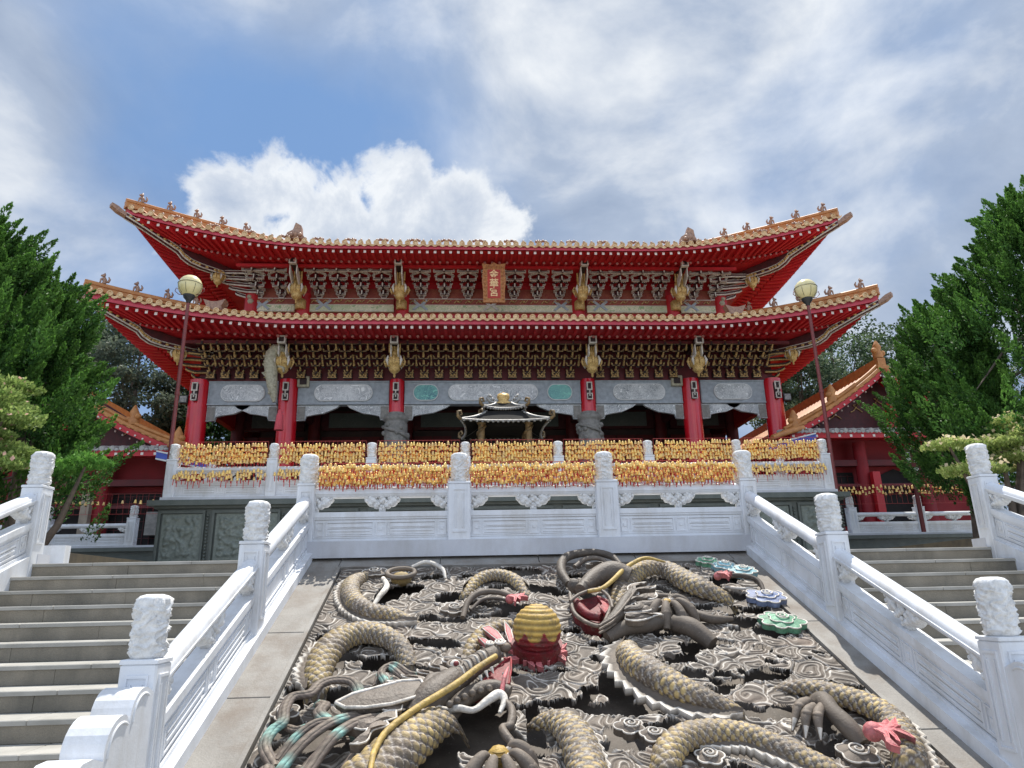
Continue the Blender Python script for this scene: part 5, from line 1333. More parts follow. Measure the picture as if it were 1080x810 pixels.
class RB:      # coloured pieces of carving in slope coordinates
    def __init__(s): s.b = MB(); s.c = []
    def _w(s, P): return [RT(*p) for p in P]
    def tube(s, pts, r, col, n=9, hv=None, sub=6, band=None):
        rs = r if isinstance(r, (list, tuple)) else [r]*len(pts)
        P = catmull([(p[0], p[1], p[2], q) for p, q in zip(pts, rs)], sub)
        n0 = len(s.b.v); s.b.tube([RT(*p[:3]) for p in P], [float(max(.003, p[3])) for p in P], n, 0, True, True, up=tuple(rn))
        k = len(s.b.v)-n0
        for i in range(k):
            c = np.array(col)
            if band is not None:
                ring = (i//n) % max(1, len(P)); t = ring/len(P); m = max(0, math.sin(t*band[1]+band[2]))**6; c = c*(1-m*.8)+band[0]*m*.8
                c = c*(1.0+.9*(i % 2 == 0)*.8) if i % n < n else c
            s.c.append(c)
        return s
    def ball(s, p, r, col, sc=(1, 1, 1), n=12):
        n0 = len(s.b.v); c = RT(*p); s.b.ball(tuple(c), r, n, 0, sc); s.c += [np.array(col)]*(len(s.b.v)-n0); return s
    def leaf(s, poly, h, th, col, ecol=None, dome=.02, er=.010):
        P = np.array(poly); c = P.mean(0); n = len(P); n0 = len(s.b.v)
        V = [RT(p[0], p[1], h-th) for p in P]+[RT(p[0], p[1], h) for p in P]+[RT(*(c+(p-c)*.55), h+dome*.8) for p in P]+[RT(c[0], c[1], h+dome)]
        F = [(i, (i+1) % n, n+(i+1) % n, n+i) for i in range(n)]+[(n+i, n+(i+1) % n, 2*n+(i+1) % n, 2*n+i) for i in range(n)]+[(2*n+i, 2*n+(i+1) % n, 3*n) for i in range(n)]
        s.b.add(V, F, 0, False); s.c += [np.array(col)*.8]*n+[np.array(col)]*n+[np.array(col)*1.08]*(n+1)
        if ecol is not None:
            n0 = len(s.b.v); s.b.tube([RT(p[0], p[1], h+.002) for p in list(P)+[P[0]]], er, 5, 0, False); s.c += [np.array(ecol)]*(len(s.b.v)-n0)
        return s
    def build(s, name, parent=None, m='relief_gloss'):
        return s.b.build(name, m, parent or relief, np.clip(np.array(s.c), .01, 1))
def H3(pl, hs): return [(p[0], p[1], h) for p, h in zip(pl, hs if isinstance(hs, (list, tuple)) else [hs]*len(pl))]
def blobby(c, r, n=9, d=.25, ph=0):
    out = []; rr_ = random.Random(int(c[0]*997+c[1]*13)); n = max(5, int(n*.8)); am = [rr_.uniform(.82, 1.12) for _ in range(n)]
    for k in range(n):
        for q in range(7):
            t = (q+.5)/7; a = 2*PI*(k+t)/n+ph; bump = math.sin(PI*t)**.6
            rr = r*(am[k]*.72+.34*bump); out.append((c[0]+rr*math.cos(a)*1.1, c[1]+rr*math.sin(a)))
    return out
def spiral(rb, c, r, h, col, rad=.012):
    rb.tube([(c[0]+r*(1-k/16)*math.cos(k*.8), c[1]+r*(1-k/16)*math.sin(k*.8), h) for k in range(15)], rad, col, 6, sub=2)

def tongue_(c, a, L_, w, wig=.25, n=7):
    l_, r_ = [], []
    for k in range(n+1):
        t = k/n; aa = a+wig*math.sin(t*5+a*3); x = c[0]+math.cos(aa)*L_*t; y = c[1]+math.sin(aa)*L_*t; ww = w*(1-t)**.7*(1+.25*math.sin(t*9)); s_ = (-math.sin(aa), math.cos(aa))
        l_.append((x+s_[0]*ww, y+s_[1]*ww)); r_.append((x-s_[0]*ww, y-s_[1]*ww))
    return l_+r_[::-1][1:]
# pearl with its flames
pc = [(0.659, 2.920)][0]
f = RB()
for k in range(15):
    a = 2*PI*k/15+.2; f.leaf(tongue_((pc[0]+.10*math.cos(a), pc[1]+.10*math.sin(a)), a, .20+.05*math.sin(k*2.3), .045), .05+.004*(k % 3), .05, PINK, PINK*1.35, .012, .007)
fl = f.build('pearl_flame')
def pearl(c, r, h, base=True):
    n = 120; m_ = 110; V = []; C = []
    cw = RT(c[0], c[1], h)-RO
    for i in range(m_+1):
        ph = PI*i/m_
        for k in range(n):
            a = 2*PI*k/n
            z = math.cos(ph); wob = .06*math.sin(a*2+1)
            ringf = .5+.5*math.cos((ph+wob*.6)*26)
            rr = r*(1+.030*ringf-.015)
            V.append((cw.x+rr*math.sin(ph)*math.cos(a), cw.y+rr*math.sin(ph)*math.sin(a), cw.z+rr*z*1.02))
            g = YEL*(.45+.6*ringf)
            fl_ = -.46+.36*abs(math.sin(a*3.5+.3*math.sin(a*9)))**3
            if base and z < fl_-.07: g = RED_*1.15
            elif base and z < fl_: g = RED_*2.0
            C.append(g)
    me = np_mesh('pearl', V, np.array([(i*n+k, i*n+(k+1) % n, (i+1)*n+(k+1) % n, (i+1)*n+k) for i in range(m_) for k in range(n)]), 'relief_gloss', C)
    return link_mesh('pearl', me, relief)
pearl(pc, .235, .27)
b = RB(); b.tube([(pc[0], pc[1], -.05), (pc[0], pc[1], .03), (pc[0], pc[1], .14)], [.24, .23, .25], RED_*1.1, 24); b.build('pearl_seat')
pk = RB(); 
for q, r_ in (('703,641', .065), ('526,799', .085)):
    c = [(2.166, 2.146)][0] if q[0] == '7' else [(0.210, 4.706)][0]
    pk = RB(); pk.ball((c[0], c[1], .16), r_, YEL*.8)
    for k in range(4): 
        zz = RT(c[0], c[1], .16); 
        pk.b.tube([(zz.x+r_*1.0*math.cos(t)*math.cos(.3*k), zz.y+r_*math.sin(t), zz.z+r_*(-.6+.4*k)*.9) for t in [j*PI/8 for j in range(17)]], .006, 4, 0, False); pk.c += [YEL*.5]*(len(pk.b.v)-len(pk.c))
    pk.build('gilt_bead')
    cl = RB()          # claw closing round the bead
    for a in (-2.6, -1.9, -1.2, -.4, .5):
        x, l = c; ca, sa = math.cos(a), math.sin(a)
        cl.tube([(x+ca*.30, l-sa*.26+.10, .04), (x+ca*.24, l-sa*.20+.06, .16), (x+ca*.13, l-sa*.12, .22), (x+ca*.06, l-sa*.07, .17)], [.040, .055, .036, .010], STONE*1.3, 9, sub=5); cl.ball((x+ca*.24, l-sa*.20+.06, .17), .052, STONE*1.5, (1, 1, .8)); cl.tube([(x+ca*.13, l-sa*.12, .215), (x+ca*.07, l-sa*.07, .19), (x+ca*.04, l-sa*.03, .14)], [.026, .018, .005], LITE*.9, 7)
    cl.tube([(c[0]+.02, c[1]+.25, .05), (c[0]+.15, c[1]+.42, .08), (c[0]+.3, c[1]+.62, .0)], [.10, .10, .08], STONE, 10); cl.build('claw', m='relief')

# left dragon head, seen from above
hd = RB()
hp = H3([(-0.446, 4.088), (-0.334, 3.929), (-0.200, 3.746), (-0.057, 3.567), (0.096, 3.377), (0.241, 3.191)], [.11, .15, .17, .18, .19, .17])
hd.tube(hp, [.09, .14, .13, .10, .09, .08], STONE*.95, 16, sub=8)
for k in range(15):           # wrinkles across the snout and cheek
    q = .25+.62*k/14; i = int(q*5); t_ = q*5-i; p = np.array(hp[i])*(1-t_)+np.array(hp[min(5, i+1)])*t_; nx_ = np.array((.50, .86)); w_ = .15-.05*q
    hd.tube([(p[0]-nx_[0]*w_, p[1]-nx_[1]*w_, p[2]+.0), (p[0]-nx_[0]*w_*.6, p[1]-nx_[1]*w_*.6, p[2]+w_*.55), (p[0]+.012, p[1]+.01, p[2]+w_*.82), (p[0]+nx_[0]*w_*.6, p[1]+nx_[1]*w_*.6, p[2]+w_*.6), (p[0]+nx_[0]*w_, p[1]+nx_[1]*w_, p[2]+.02)], .013, LITE*.62 if k % 2 else STONE*1.2, 6, sub=4)
nz_ = [(0.287, 3.145)][0]
for dx, dl in ((-.05, .02), (.05, -.02), (0, -.07), (-.08, -.05)): hd.ball((nz_[0]+dx, nz_[1]+dl, .20), .06, STONE*1.5, (1, 1, .8))
spiral(hd, nz_, .055, .27, LITE, .010); spiral(hd, (nz_[0]-.09, nz_[1]-.02), .045, .25, LITE, .009)
ey = [(-0.123, 3.555)][0]
hd.ball((ey[0], ey[1], .26), .050, LITE*.9); hd.ball((ey[0]+.01, ey[1]+.03, .29), .026, RED_*1.5); hd.tube([(ey[0]+.065*math.cos(t), ey[1]+.065*math.sin(t), .275) for t in [k*PI/6 for k in range(13)]], .014, STONE*1.5, 6, sub=2)
lb_ = [(-0.431, 3.867), (-0.358, 3.782), (-0.282, 3.694), (-0.205, 3.587), (-0.124, 3.476), (-0.041, 3.379), (-0.573, 4.164), (-0.636, 4.264), (-0.475, 4.273), (-0.538, 4.059), (-0.376, 4.228)]
for c_, a_, L_, w_ in zip(lb_, (-2.2, -2.1, -2.0, -1.95, -1.9, -1.8, 2.7, 2.4, 2.2, 3.3, 2.0), (.34, .32, .28, .26, .22, .18, .40, .36, .34, .38, .30), (.05, .048, .045, .04, .036, .03, .055, .05, .05, .05, .045)):
    hd.leaf(tongue_(c_, a_, L_, w_, .30, 9), .19, .07, STONE*1.35, LITE*.9, .035, .009)
head_l = hd.build('dragon_head')
j = RB()                     # lower jaw with beads and curled lip
j.tube(H3([(-0.190, 4.052), (-0.070, 3.892), (0.074, 3.769), (0.221, 3.716), (0.348, 3.769)], [.06, .12, .14, .14, .12]), [.07, .075, .07, .06, .05], STONE*.9, 12)
for k in range(6):
    p = [(-0.159, 4.063), (-0.099, 4.011), (-0.038, 3.958), (0.025, 3.904), (0.096, 3.864), (0.168, 3.838)][k]; j.ball((p[0], p[1], .20), .030, STONE*1.1)
j.tube(H3([(-0.420, 4.039), (-0.298, 4.033), (-0.176, 4.026), (-0.083, 4.058), (0.039, 4.038), (0.149, 3.961), (0.246, 3.881), (0.291, 3.941), (0.245, 4.077)], [.14, .16, .13, .16, .13, .16, .17, .15, .12]), [.02, .028, .024, .03, .026, .034, .04, .03, .015], LITE*.85, 8)
j.tube(H3([(0.298, 3.950), (0.347, 4.049), (0.321, 4.219), (0.259, 4.279), (0.274, 4.402), (0.325, 4.522), (0.279, 4.696)], [.14, .12, .10, .12, .14, .12, .10]), [.03, .035, .035, .03, .035, .03, .02], STONE*1.2, 8)
j.build('lower_jaw', head_l)
m_ = RB()                    # red mouth with fangs
m_.leaf([(0.050, 3.750), (0.100, 3.614), (0.180, 3.458), (0.271, 3.310), (0.346, 3.209), (0.392, 3.175), (0.379, 3.402), (0.348, 3.628), (0.238, 3.700)], .12, .10, RED_*1.1, RED_*2, .01, .010)
for k in range(4):
    p = [(0.092, 3.610), (0.144, 3.532), (0.196, 3.469), (0.301, 3.573)][k]; m_.tube([(p[0], p[1], .19), (p[0]+.02, p[1]+.04, .15)], [.018, .006], LITE*1.3, 6)
m_.tube(H3([(0.273, 3.817), (0.303, 3.695), (0.345, 3.536)], [.15, .21, .22]), [.022, .02, .008], PINK*1.2, 7)

m_.build('mouth', head_l)
w_ = RB(); w_.tube(H3([(-0.658, 5.087), (-0.666, 4.892), (-0.665, 4.746), (-0.606, 4.513), (-0.419, 4.238), (-0.124, 3.921), (0.067, 3.653), (0.240, 3.426)], [.28, .28, .27, .27, .27, .28, .28, .27]), [.012, .020, .023, .025, .027, .028, .027, .025], YEL*np.array((.80, .85, 1.0)), 10); w_.build('whisker', head_l)
hn = RB(); hn.leaf([(-1.067, 4.043), (-0.951, 3.924), (-0.763, 3.834), (-0.568, 3.740), (-0.409, 3.733), (-0.361, 3.856), (-0.437, 3.995), (-0.611, 4.082), (-0.815, 4.124), (-0.979, 4.115)], .23, .05, STONE*.95, LITE*.9, .03, .016)
hn.tube(H3([(-0.370, 3.841), (-0.316, 3.661), (-0.204, 3.603)], .20), [.06, .05, .03], STONE, 8); hn.build('horn', head_l)
mn = RB()
ROPES = [[(-1.394, 4.607), (-1.530, 4.386), (-1.520, 4.218), (-1.463, 4.132), (-1.489, 3.972), (-1.462, 3.806), (-1.330, 3.770), (-1.282, 3.622), (-1.178, 3.534), (-1.022, 3.543), (-0.932, 3.703), (-0.951, 3.834), (-1.038, 3.915)], [(-1.251, 3.774), (-1.185, 3.906), (-1.192, 4.056), (-1.084, 4.154), (-0.975, 4.147)], [(-1.431, 4.082), (-1.339, 4.190), (-1.239, 4.183), (-1.087, 4.141), (-0.967, 4.108)], [(-1.398, 4.541), (-1.308, 4.351), (-1.182, 4.212), (-1.032, 4.156), (-0.842, 4.049)], [(-1.362, 4.724), (-1.233, 4.460), (-1.065, 4.256), (-0.892, 4.112), (-0.697, 4.003)], [(-1.162, 4.796), (-1.054, 4.527), (-0.941, 4.348), (-0.780, 4.171), (-0.587, 4.036)], [(-1.426, 4.658), (-1.410, 4.762), (-1.373, 4.940)], [(-1.260, 4.870), (-1.134, 4.567), (-1.020, 4.379), (-0.899, 4.253)], [(-0.943, 4.789), (-0.853, 4.538), (-0.729, 4.336), (-0.562, 4.131)], [(-0.742, 3.817), (-0.710, 3.623), (-0.778, 3.460), (-0.724, 3.346), (-0.594, 3.470), (-0.488, 3.541)], [(-0.820, 3.523), (-0.782, 3.360), (-0.678, 3.298), (-0.531, 3.424), (-0.418, 3.346)], [(-0.743, 3.683), (-0.662, 3.531), (-0.514, 3.634)]]
for k, P in enumerate(ROPES):
    r_ = [.045,.05,.035,.036,.042,.045,.05,.03,.03,.035,.03,.025][k]; h = [.16, .15, .12, .17, .19, .20, .16, .12, .10, .16, .15, .14][k]
    P = np.array(P); n_ = len(P)
    for off in (-1, 0, 1):       # three lobed strand
        tgt = np.gradient(P, axis=0); tgt /= np.linalg.norm(tgt, axis=1)[:, None]+1e-9; sd_ = np.stack([-tgt[:, 1], tgt[:, 0]], 1)
        Q = P+sd_*off*r_*.55
        hs = [h*(.45+.55*math.sin(PI*min(1, max(0, i/(n_-1)))))+(.012 if off == 0 else 0) for i in range(n_)]
        mn.tube(H3([tuple(q) for q in Q], hs), [r_*.55]*(n_-1)+[r_*.4], (STONE*1.15 if off == 0 else DUSK*1.3), 7, sub=6, band=(TEAL*1.1, 9+k, k*1.7))
mn.build('mane', head_l, 'relief')
pf = RB()                    # pink flame tongues above the head
for pl in ([(0.129, 2.526), (0.209, 2.487), (0.291, 2.621), (0.364, 2.870), (0.300, 2.847), (0.230, 2.722)], [(0.088, 2.734), (0.162, 2.779), (0.250, 2.942), (0.177, 2.938)], [(0.371, 2.384), (0.428, 2.585), (0.445, 2.914), (0.392, 2.872), (0.368, 2.625)]): pf.leaf(pl, .12, .04, PINK, LITE*.8, .01, .006)
pf.build('flame_crest', head_l)
scaled_body([(-0.025, 2.962), (0.050, 2.691), (0.169, 2.486), (0.334, 2.318), (0.483, 2.187)], [.07, .09, .10, .09, .06], [-.02, .05, .07, .05, -.02], sl=.085)

# right dragon head at the top, mouth open
hr = RB()
hr.tube(H3([(1.265, 1.803), (1.499, 1.476), (1.726, 1.369), (1.917, 1.439)], [.20, .22, .22, .18]), [.07, .11, .15, .13], STONE*.9, 14)
hr.ball(([(1.218, 1.677)][0][0], [(1.218, 1.677)][0][1], .20), .085, STONE*.8); hr.ball(([(1.340, 1.740)][0][0], [(1.340, 1.740)][0][1], .24), .05, STONE*1.2)
mb_ = [(1.778, 2.037), (1.702, 2.186), (1.619, 2.375), (1.845, 1.936), (1.814, 2.241), (1.812, 1.176), (1.708, 1.107), (1.628, 2.515)]
for c_, a_, L_, w_ in zip(mb_, (-1.0, -.7, -.35, -1.25, -.1, -1.9, -2.3, .15), (.52, .50, .46, .42, .44, .30, .28, .40), (.055, .060, .060, .05, .055, .05, .045, .055)):
    hr.leaf(tongue_(c_, a_, L_, w_, .30, 9), .19, .06, STONE*1.35, LITE*.9, .035, .010); hr.leaf(tongue_(c_, a_+.08, L_*.7, w_*.5, .30, 9), .225, .03, STONE*.9, None, .02, .006)
hr.ball(([(1.646, 1.415)][0][0], [(1.646, 1.415)][0][1], .30), .045, LITE*.8)
hr_ = hr.build('dragon_head')
mo = RB(); 
mo.leaf([(1.137, 1.866), (1.272, 1.767), (1.487, 1.669), (1.576, 1.836), (1.572, 2.068), (1.457, 2.328), (1.372, 2.506), (1.229, 2.408), (1.138, 2.216)], .07, .10, RED_, None, -.04)
mo.tube(H3([(1.102, 2.100), (1.236, 1.978), (1.441, 1.909), (1.537, 2.072), (1.533, 2.297)], [.20, .23, .25, .23, .20]), [.018]*5, STONE*1.6, 8); mo.tube(H3([(1.130, 1.912), (1.121, 2.260), (1.218, 2.474), (1.359, 2.571), (1.468, 2.373), (1.572, 2.114)], [.20, .15, .13, .13, .16, .20]), [.022]*6, STONE*1.5, 8)
mo.tube(H3([(1.174, 1.976), (1.281, 2.227), (1.406, 2.328)], [.13, .10, .11]), [.06, .05, .05], RED_*1.2, 8)
mo.leaf([(1.440, 1.919), (1.526, 2.028), (1.522, 2.204), (1.438, 2.368), (1.415, 2.223), (1.464, 2.126)], .17, .05, RED_*1.8, PINK*.8, .01)
mo.build('mouth', hr_)
wj = RB(); wj.tube(H3([(1.375, 2.593), (1.549, 2.424), (1.724, 2.098), (1.880, 1.793)], [.12, .16, .18, .18]), [.05, .07, .07, .05], STONE*.7, 12)
for k in range(3): wj.tube(H3([(1.320, 2.676), (1.501, 2.555), (1.680, 2.288), (1.865, 1.947)], [.10+.04*k, .14+.04*k, .16+.04*k, .16+.04*k]), [.014]*4, STONE*1.3, 7)
wj.build('lower_jaw', hr_)
ww = RB(); ww.tube(H3([(1.322, 1.966), (1.481, 1.921), (1.648, 1.734), (1.815, 1.476), (2.009, 1.235), (2.214, 1.080), (2.441, 1.125)], [.25, .26, .28, .29, .30, .30, .26]), [.022, .024, .026, .028, .026, .022, .010], YEL*np.array((.8, .85, 1)), 9); ww.build('whisker', hr_)
hq = RB(); hq.tube(H3([(1.196, 1.375), (1.146, 1.062), (1.215, 0.731), (1.388, 0.563), (1.650, 0.504), (1.854, 0.624), (1.934, 0.838)], [.10, .14, .17, .18, .18, .17, .14]), [.05, .06, .06, .055, .05, .045, .03], STONE*.75, 10); hq.tube(H3([(1.343, 0.861), (1.522, 0.665), (1.720, 0.675), (1.802, 0.885)], [.12, .15, .15, .10]), [.03, .035, .03, .02], STONE*1.2, 8); hq.build('horn', hr_)
arm = RB(); arm.tube(H3([(1.406, 2.639), (1.629, 2.521), (1.877, 2.490), (2.127, 2.320), (2.337, 2.038)], [.03, .08, .10, .10, .12]), [.06, .08, .085, .07, .04], STONE*.85, 11)
arm.tube(H3([(1.775, 2.150), (1.992, 1.959), (2.134, 1.914), (2.256, 1.867)], [.10, .14, .16, .14]), [.03, .035, .03, .015], STONE*1.2, 8); arm.tube(H3([(1.972, 2.361), (2.182, 2.418), (2.422, 2.244), (2.616, 2.349), (2.856, 2.268)], [.05, .08, .08, .07, .03]), [.05, .06, .05, .05, .03], STONE, 9); arm.build('foreleg', m='relief')
rod = RB(); rod.tube(H3([(3.094, 1.323), (3.315, 1.366), (3.473, 1.496), (3.442, 1.785)], [.14, .16, .14, .06]), [.035, .032, .03, .02], DUSK*.9, 8); rod.tube(H3([(3.097, 1.419), (3.235, 1.515), (3.464, 1.468)], [.04, .06, .04]), [.02, .02, .015], LITE*.8, 7); rod.build('tail_spine', m='relief')
def tongue(c, a, L_, w, wig=.25, n=7):
    l_, r_ = [], []
    for k in range(n+1):
        t = k/n; aa = a+wig*math.sin(t*5+a*3); x = c[0]+math.cos(aa)*L_*t; y = c[1]+math.sin(aa)*L_*t; ww = w*(1-t)**.7*(1+.25*math.sin(t*9)); s_ = (-math.sin(aa), math.cos(aa))
        l_.append((x+s_[0]*ww, y+s_[1]*ww)); r_.append((x-s_[0]*ww, y-s_[1]*ww))
    return l_+r_[::-1][1:]
def paw(c, name='pink_flame', s=1.0, d=0.0, h=.24):
    p_ = RB()
    for k in range(6):
        a = d-1.0+k*.40; p_.leaf(tongue(c, a, (.27+.07*(k % 2))*s, .045*s), h+.006*k, .05, PINK, PINK*1.35, .012, .005)
    p_.ball((c[0], c[1], h-.02), .09*s, PINK); p_.build(name)
paw([(3.044, 4.616)][0], 'pink_flame', .82, .35, .22); paw([(2.981, 1.468)][0], 'pink_flame', .55, -.1, .22); paw([(0.464, 1.824)][0], 'pink_flame', .6, .1, .14)
for q, col, r_, nn in (([(3.160, 0.594)][0], GRN*1.3, .13, 9), ([(3.324, 0.777)][0], CYN*1.1, .15, 8), ([(3.494, 0.954)][0], CYN, .17, 9), ([(3.446, 1.781)][0], BLU, .20, 9), ([(3.341, 2.410)][0], GRN, .21, 11)):
    cl = RB(); cl.leaf(blobby(q, r_, nn, .5), .075, .06, col*.9, LITE, .025, .008); cl.leaf(blobby(q, r_*.58, 6, .3, .7), .10, .04, col, LITE, .02, .007); spiral(cl, q, r_*.36, .128, LITE*.9, .008); cl.build('painted_cloud')
# limbs, claws and cloud collars among the lower bodies
lb = RB(); lb.tube(H3([(2.806, 4.048), (2.933, 4.055), (2.928, 4.248), (2.960, 4.419), (3.004, 4.557)], [.0, .12, .14, .12, .06]), [.05, .08, .07, .075, .06], STONE, 11)
for pl in ([(2.808, 4.076), (2.678, 4.180), (2.558, 4.333)], [(2.815, 4.161), (2.688, 4.288), (2.615, 4.437)], [(2.877, 4.164), (2.766, 4.318), (2.721, 4.468)]): lb.tube(H3(pl, [.14, .15, .04]), [.036, .042, .010], STONE*1.3, 9); lb.ball((pl[1][0], pl[1][1], .165), .040, STONE*1.6, (1, 1, .7)); lb.tube([(pl[1][0]*.4+pl[2][0]*.6, pl[1][1]*.4+pl[2][1]*.6, .11), (pl[2][0], pl[2][1], .05)], [.022, .005], LITE*.9, 7)
lb.build('foreleg', m='relief')
for c in ([(2.929, 4.619)][0], [(1.789, 4.605)][0], [(2.078, 4.382)][0], [(-1.522, 3.847)][0], [(1.450, 4.314)][0], [(1.290, 4.193)][0], [(-1.201, 0.687)][0], [(-0.824, 0.870)][0], [(-0.155, 1.858)][0]):
    kb = RB(); s_ = rng.uniform(.8, 1.3); kb.leaf(blobby(c, .12*s_, 7, .35, c[0]), .045, .06, STONE*1.2, LITE*.85, .03, .008); spiral(kb, c, .075*s_, .078, LITE*.8, .008); kb.build('cloud_knob', m='relief')
ringc = [(-0.837, 0.974)][0]
rg = RB(); rg.tube([(ringc[0]+.17*math.cos(t), ringc[1]+.15*math.sin(t), .13) for t in [k*PI/6 for k in range(13)]], .030, STONE*1.3, 8); rg.ball((ringc[0], ringc[1], .05), .13, GOLD*.6, (1, 1, .7)); rg.tube(H3([(-1.040, 1.129), (-0.961, 1.426), (-1.015, 1.697), (-1.073, 1.901)], [.12, .14, .13, .08]), [.03, .035, .03, .02], LITE*.9, 8); rg.tube(H3([(-0.731, 0.698), (-0.542, 0.640), (-0.341, 0.818), (-0.288, 0.983)], [.10, .14, .12, .05]), [.02, .028, .026, .015], LITE*.9, 8); rg.build('cloud_ring', m='relief')
sp = RB(); sp.tube(H3([(-0.068, 2.100), (-0.006, 1.851), (0.124, 1.699), (0.320, 1.682), (0.490, 1.746)], [.04, .12, .15, .15, .12]), [.03, .035, .035, .032, .03], STONE*1.1, 9); sp.tube(H3([(0.015, 1.959), (0.144, 1.786), (0.316, 1.769), (0.485, 1.831)], [.06, .10, .11, .09]), .02, DUSK, 8); sp.build('tail_spine', m='relief')

# ------------------------------------------------------------------ bells and their wire racks
def bell_geo(b, x, y, z, s=1.0, n=7, m=0, mt=1, tagL=.075, sway=0.0):
    b.lathe([(.001, .066*s), (.010*s, .062*s), (.018*s, .048*s), (.021*s, .020*s), (.029*s, 0)], (x, y, z), n, m)
    tw = .0055*s
    b.add([(x-tw, y-.002, z-.005), (x+tw, y+.002, z-.005), (x+tw*1.1+sway, y+.003, z-tagL), (x-tw*1.1+sway, y-.003, z-tagL)], [(0, 1, 2, 3)], mt)
bl = thing('bell', 'small golden bell with a red paper tag hanging above the front white handrail', 'bell', (0, 0, 0), 'golden prayer bells hung along the front balustrade')
b = MB(); b.lathe([(.001, .064), (.009, .061), (.016, .048), (.020, .022), (.028, 0), (.022, .004)], (0, 0, 0), 10); b.build('bell_body', 'bell', bl)
b = MB(); b.box(-.006, .006, -.0015, .0015, -.068, .002); b.build('paper_tag', 'tag', bl)
fp = [-2.25, -.13, 1.96, 4.02]
first = True; cnt = 0
for k in range(3):
    a, e = fp[k]+.17, fp[k+1]-.17
    for row in range(3):
        n = 33
        for i in range(n):
            x = a+(e-a)*(i+.5*(row % 2)+.25)/n+rng.uniform(-.012, .012); z = 3.315-row*.085+rng.uniform(-.035, .035); y = 9.84+rng.uniform(-.015, .015)+.03*(row-1)
            if first: bl.location = (x, y, z); first = False; continue
            copy_tree(bl, None, (x, y, z), rng.uniform(-.8, .8)); cnt += 1
b = MB()
def row_of(a, e, y, z, sp, s=1.0, jz=.015, tagL=.062, p=1.0):
    n = int((e-a)/sp)
    for i in range(n):
        if rng.random() > p: continue
        bell_geo(b, a+(e-a)*(i+.5)/n+rng.uniform(-.012, .012), y+rng.uniform(-.02, .02), z+rng.uniform(-jz, jz), s*rng.uniform(.85, 1.1), 7, 0 if rng.random() < .65 else 2, 1, tagL*rng.uniform(.8, 1.25), rng.uniform(-.008, .008))
for k in range(3):
    a, e = fp[k]+.17, fp[k+1]-.17
    for y, z in ((10.10, 3.38), (9.98, 3.36), (10.14, 3.28), (10.12, 3.19), (9.93, 3.14), (10.0, 3.26)): row_of(a, e, y, z, .052, 1.05, .03)
up = [-6.19+q for q in ps]
for k in range(7):
    a, e = up[k]+.14, up[k+1]-.14
    for z in (4.72, 4.63, 4.54, 4.46, 4.39): row_of(a, e, 14.90, z, .064, 1.3, .028)
    for z in (4.65, 4.54, 4.45): row_of(a, e, 15.02, z, .072, 1.2)
    row_of(a-.06, e+.06, 14.80, 4.08, .060, 1.35, .03, .11, .95); row_of(a-.06, e+.06, 14.82, 4.16, .07, 1.3, .03, .07, .8)
    row_of(a, e, 14.78, 4.02, .11, 1.2, .02, .14, .8)
tag(b.build('bells', ['bell', 'tag', 'bell_b']), 'dense golden bells and red tags massed along the podium balustrade', 'bells', kind='stuff')
b = MB()
row_of(-13.5, -7.4, 19.82, 4.22, .16, 1.5, .03, .05, .8); row_of(9.2, 17.5, 19.82, 4.24, .10, 1.5, .05, .06, .9); row_of(9.2, 17.5, 19.82, 4.38, .12, 1.4, .04, .06, .9)
tag(b.build('bells', ['bell', 'tag', 'bell_b']), 'sparse golden bells strung above the low side balustrades', 'bells', kind='stuff')
ordn = ['first', 'second', 'third', 'fourth', 'fifth', 'sixth', 'seventh']
def rack(x0, x1, y, z0, z1, nh, sp, label, group):
    b = MB(); n = int((x1-x0)/sp)
    for i in range(n+1): b.box(x0+(x1-x0)*i/n-.0025, x0+(x1-x0)*i/n+.0025, y-.0025, y+.0025, z0, z1)
    for i in range(nh): z = z0+(z1-z0)*i/(nh-1); b.box(x0, x1, y-.008, y-.003, z-.004, z+.004)
    tag(b.build('bell_rack', 'wire'), label, 'wire rack', group)
for k in range(7):
    rack(up[k]+.12, up[k+1]-.12, 14.95, 4.28, 4.86, 4, .085, 'red wire bell rack in the %s bay from the left of the podium balustrade' % ordn[k], 'red wire racks on the podium balustrade')
for k in range(3):
    rack(fp[k]+.15, fp[k+1]-.15, 10.05, 3.03, 3.46, 4, .10, 'red wire bell rack in the %s bay of the front balustrade' % ['left', 'middle', 'right'][k], 'red wire racks on the front balustrade')
for x0, x1, s_ in ((-13.6, -7.3, 'left'), (9.1, 17.6, 'right')): rack(x0, x1, 19.86, 3.95, 4.5, 3, .16, 'sparse red wire rack above the low %s side balustrade' % s_, None)

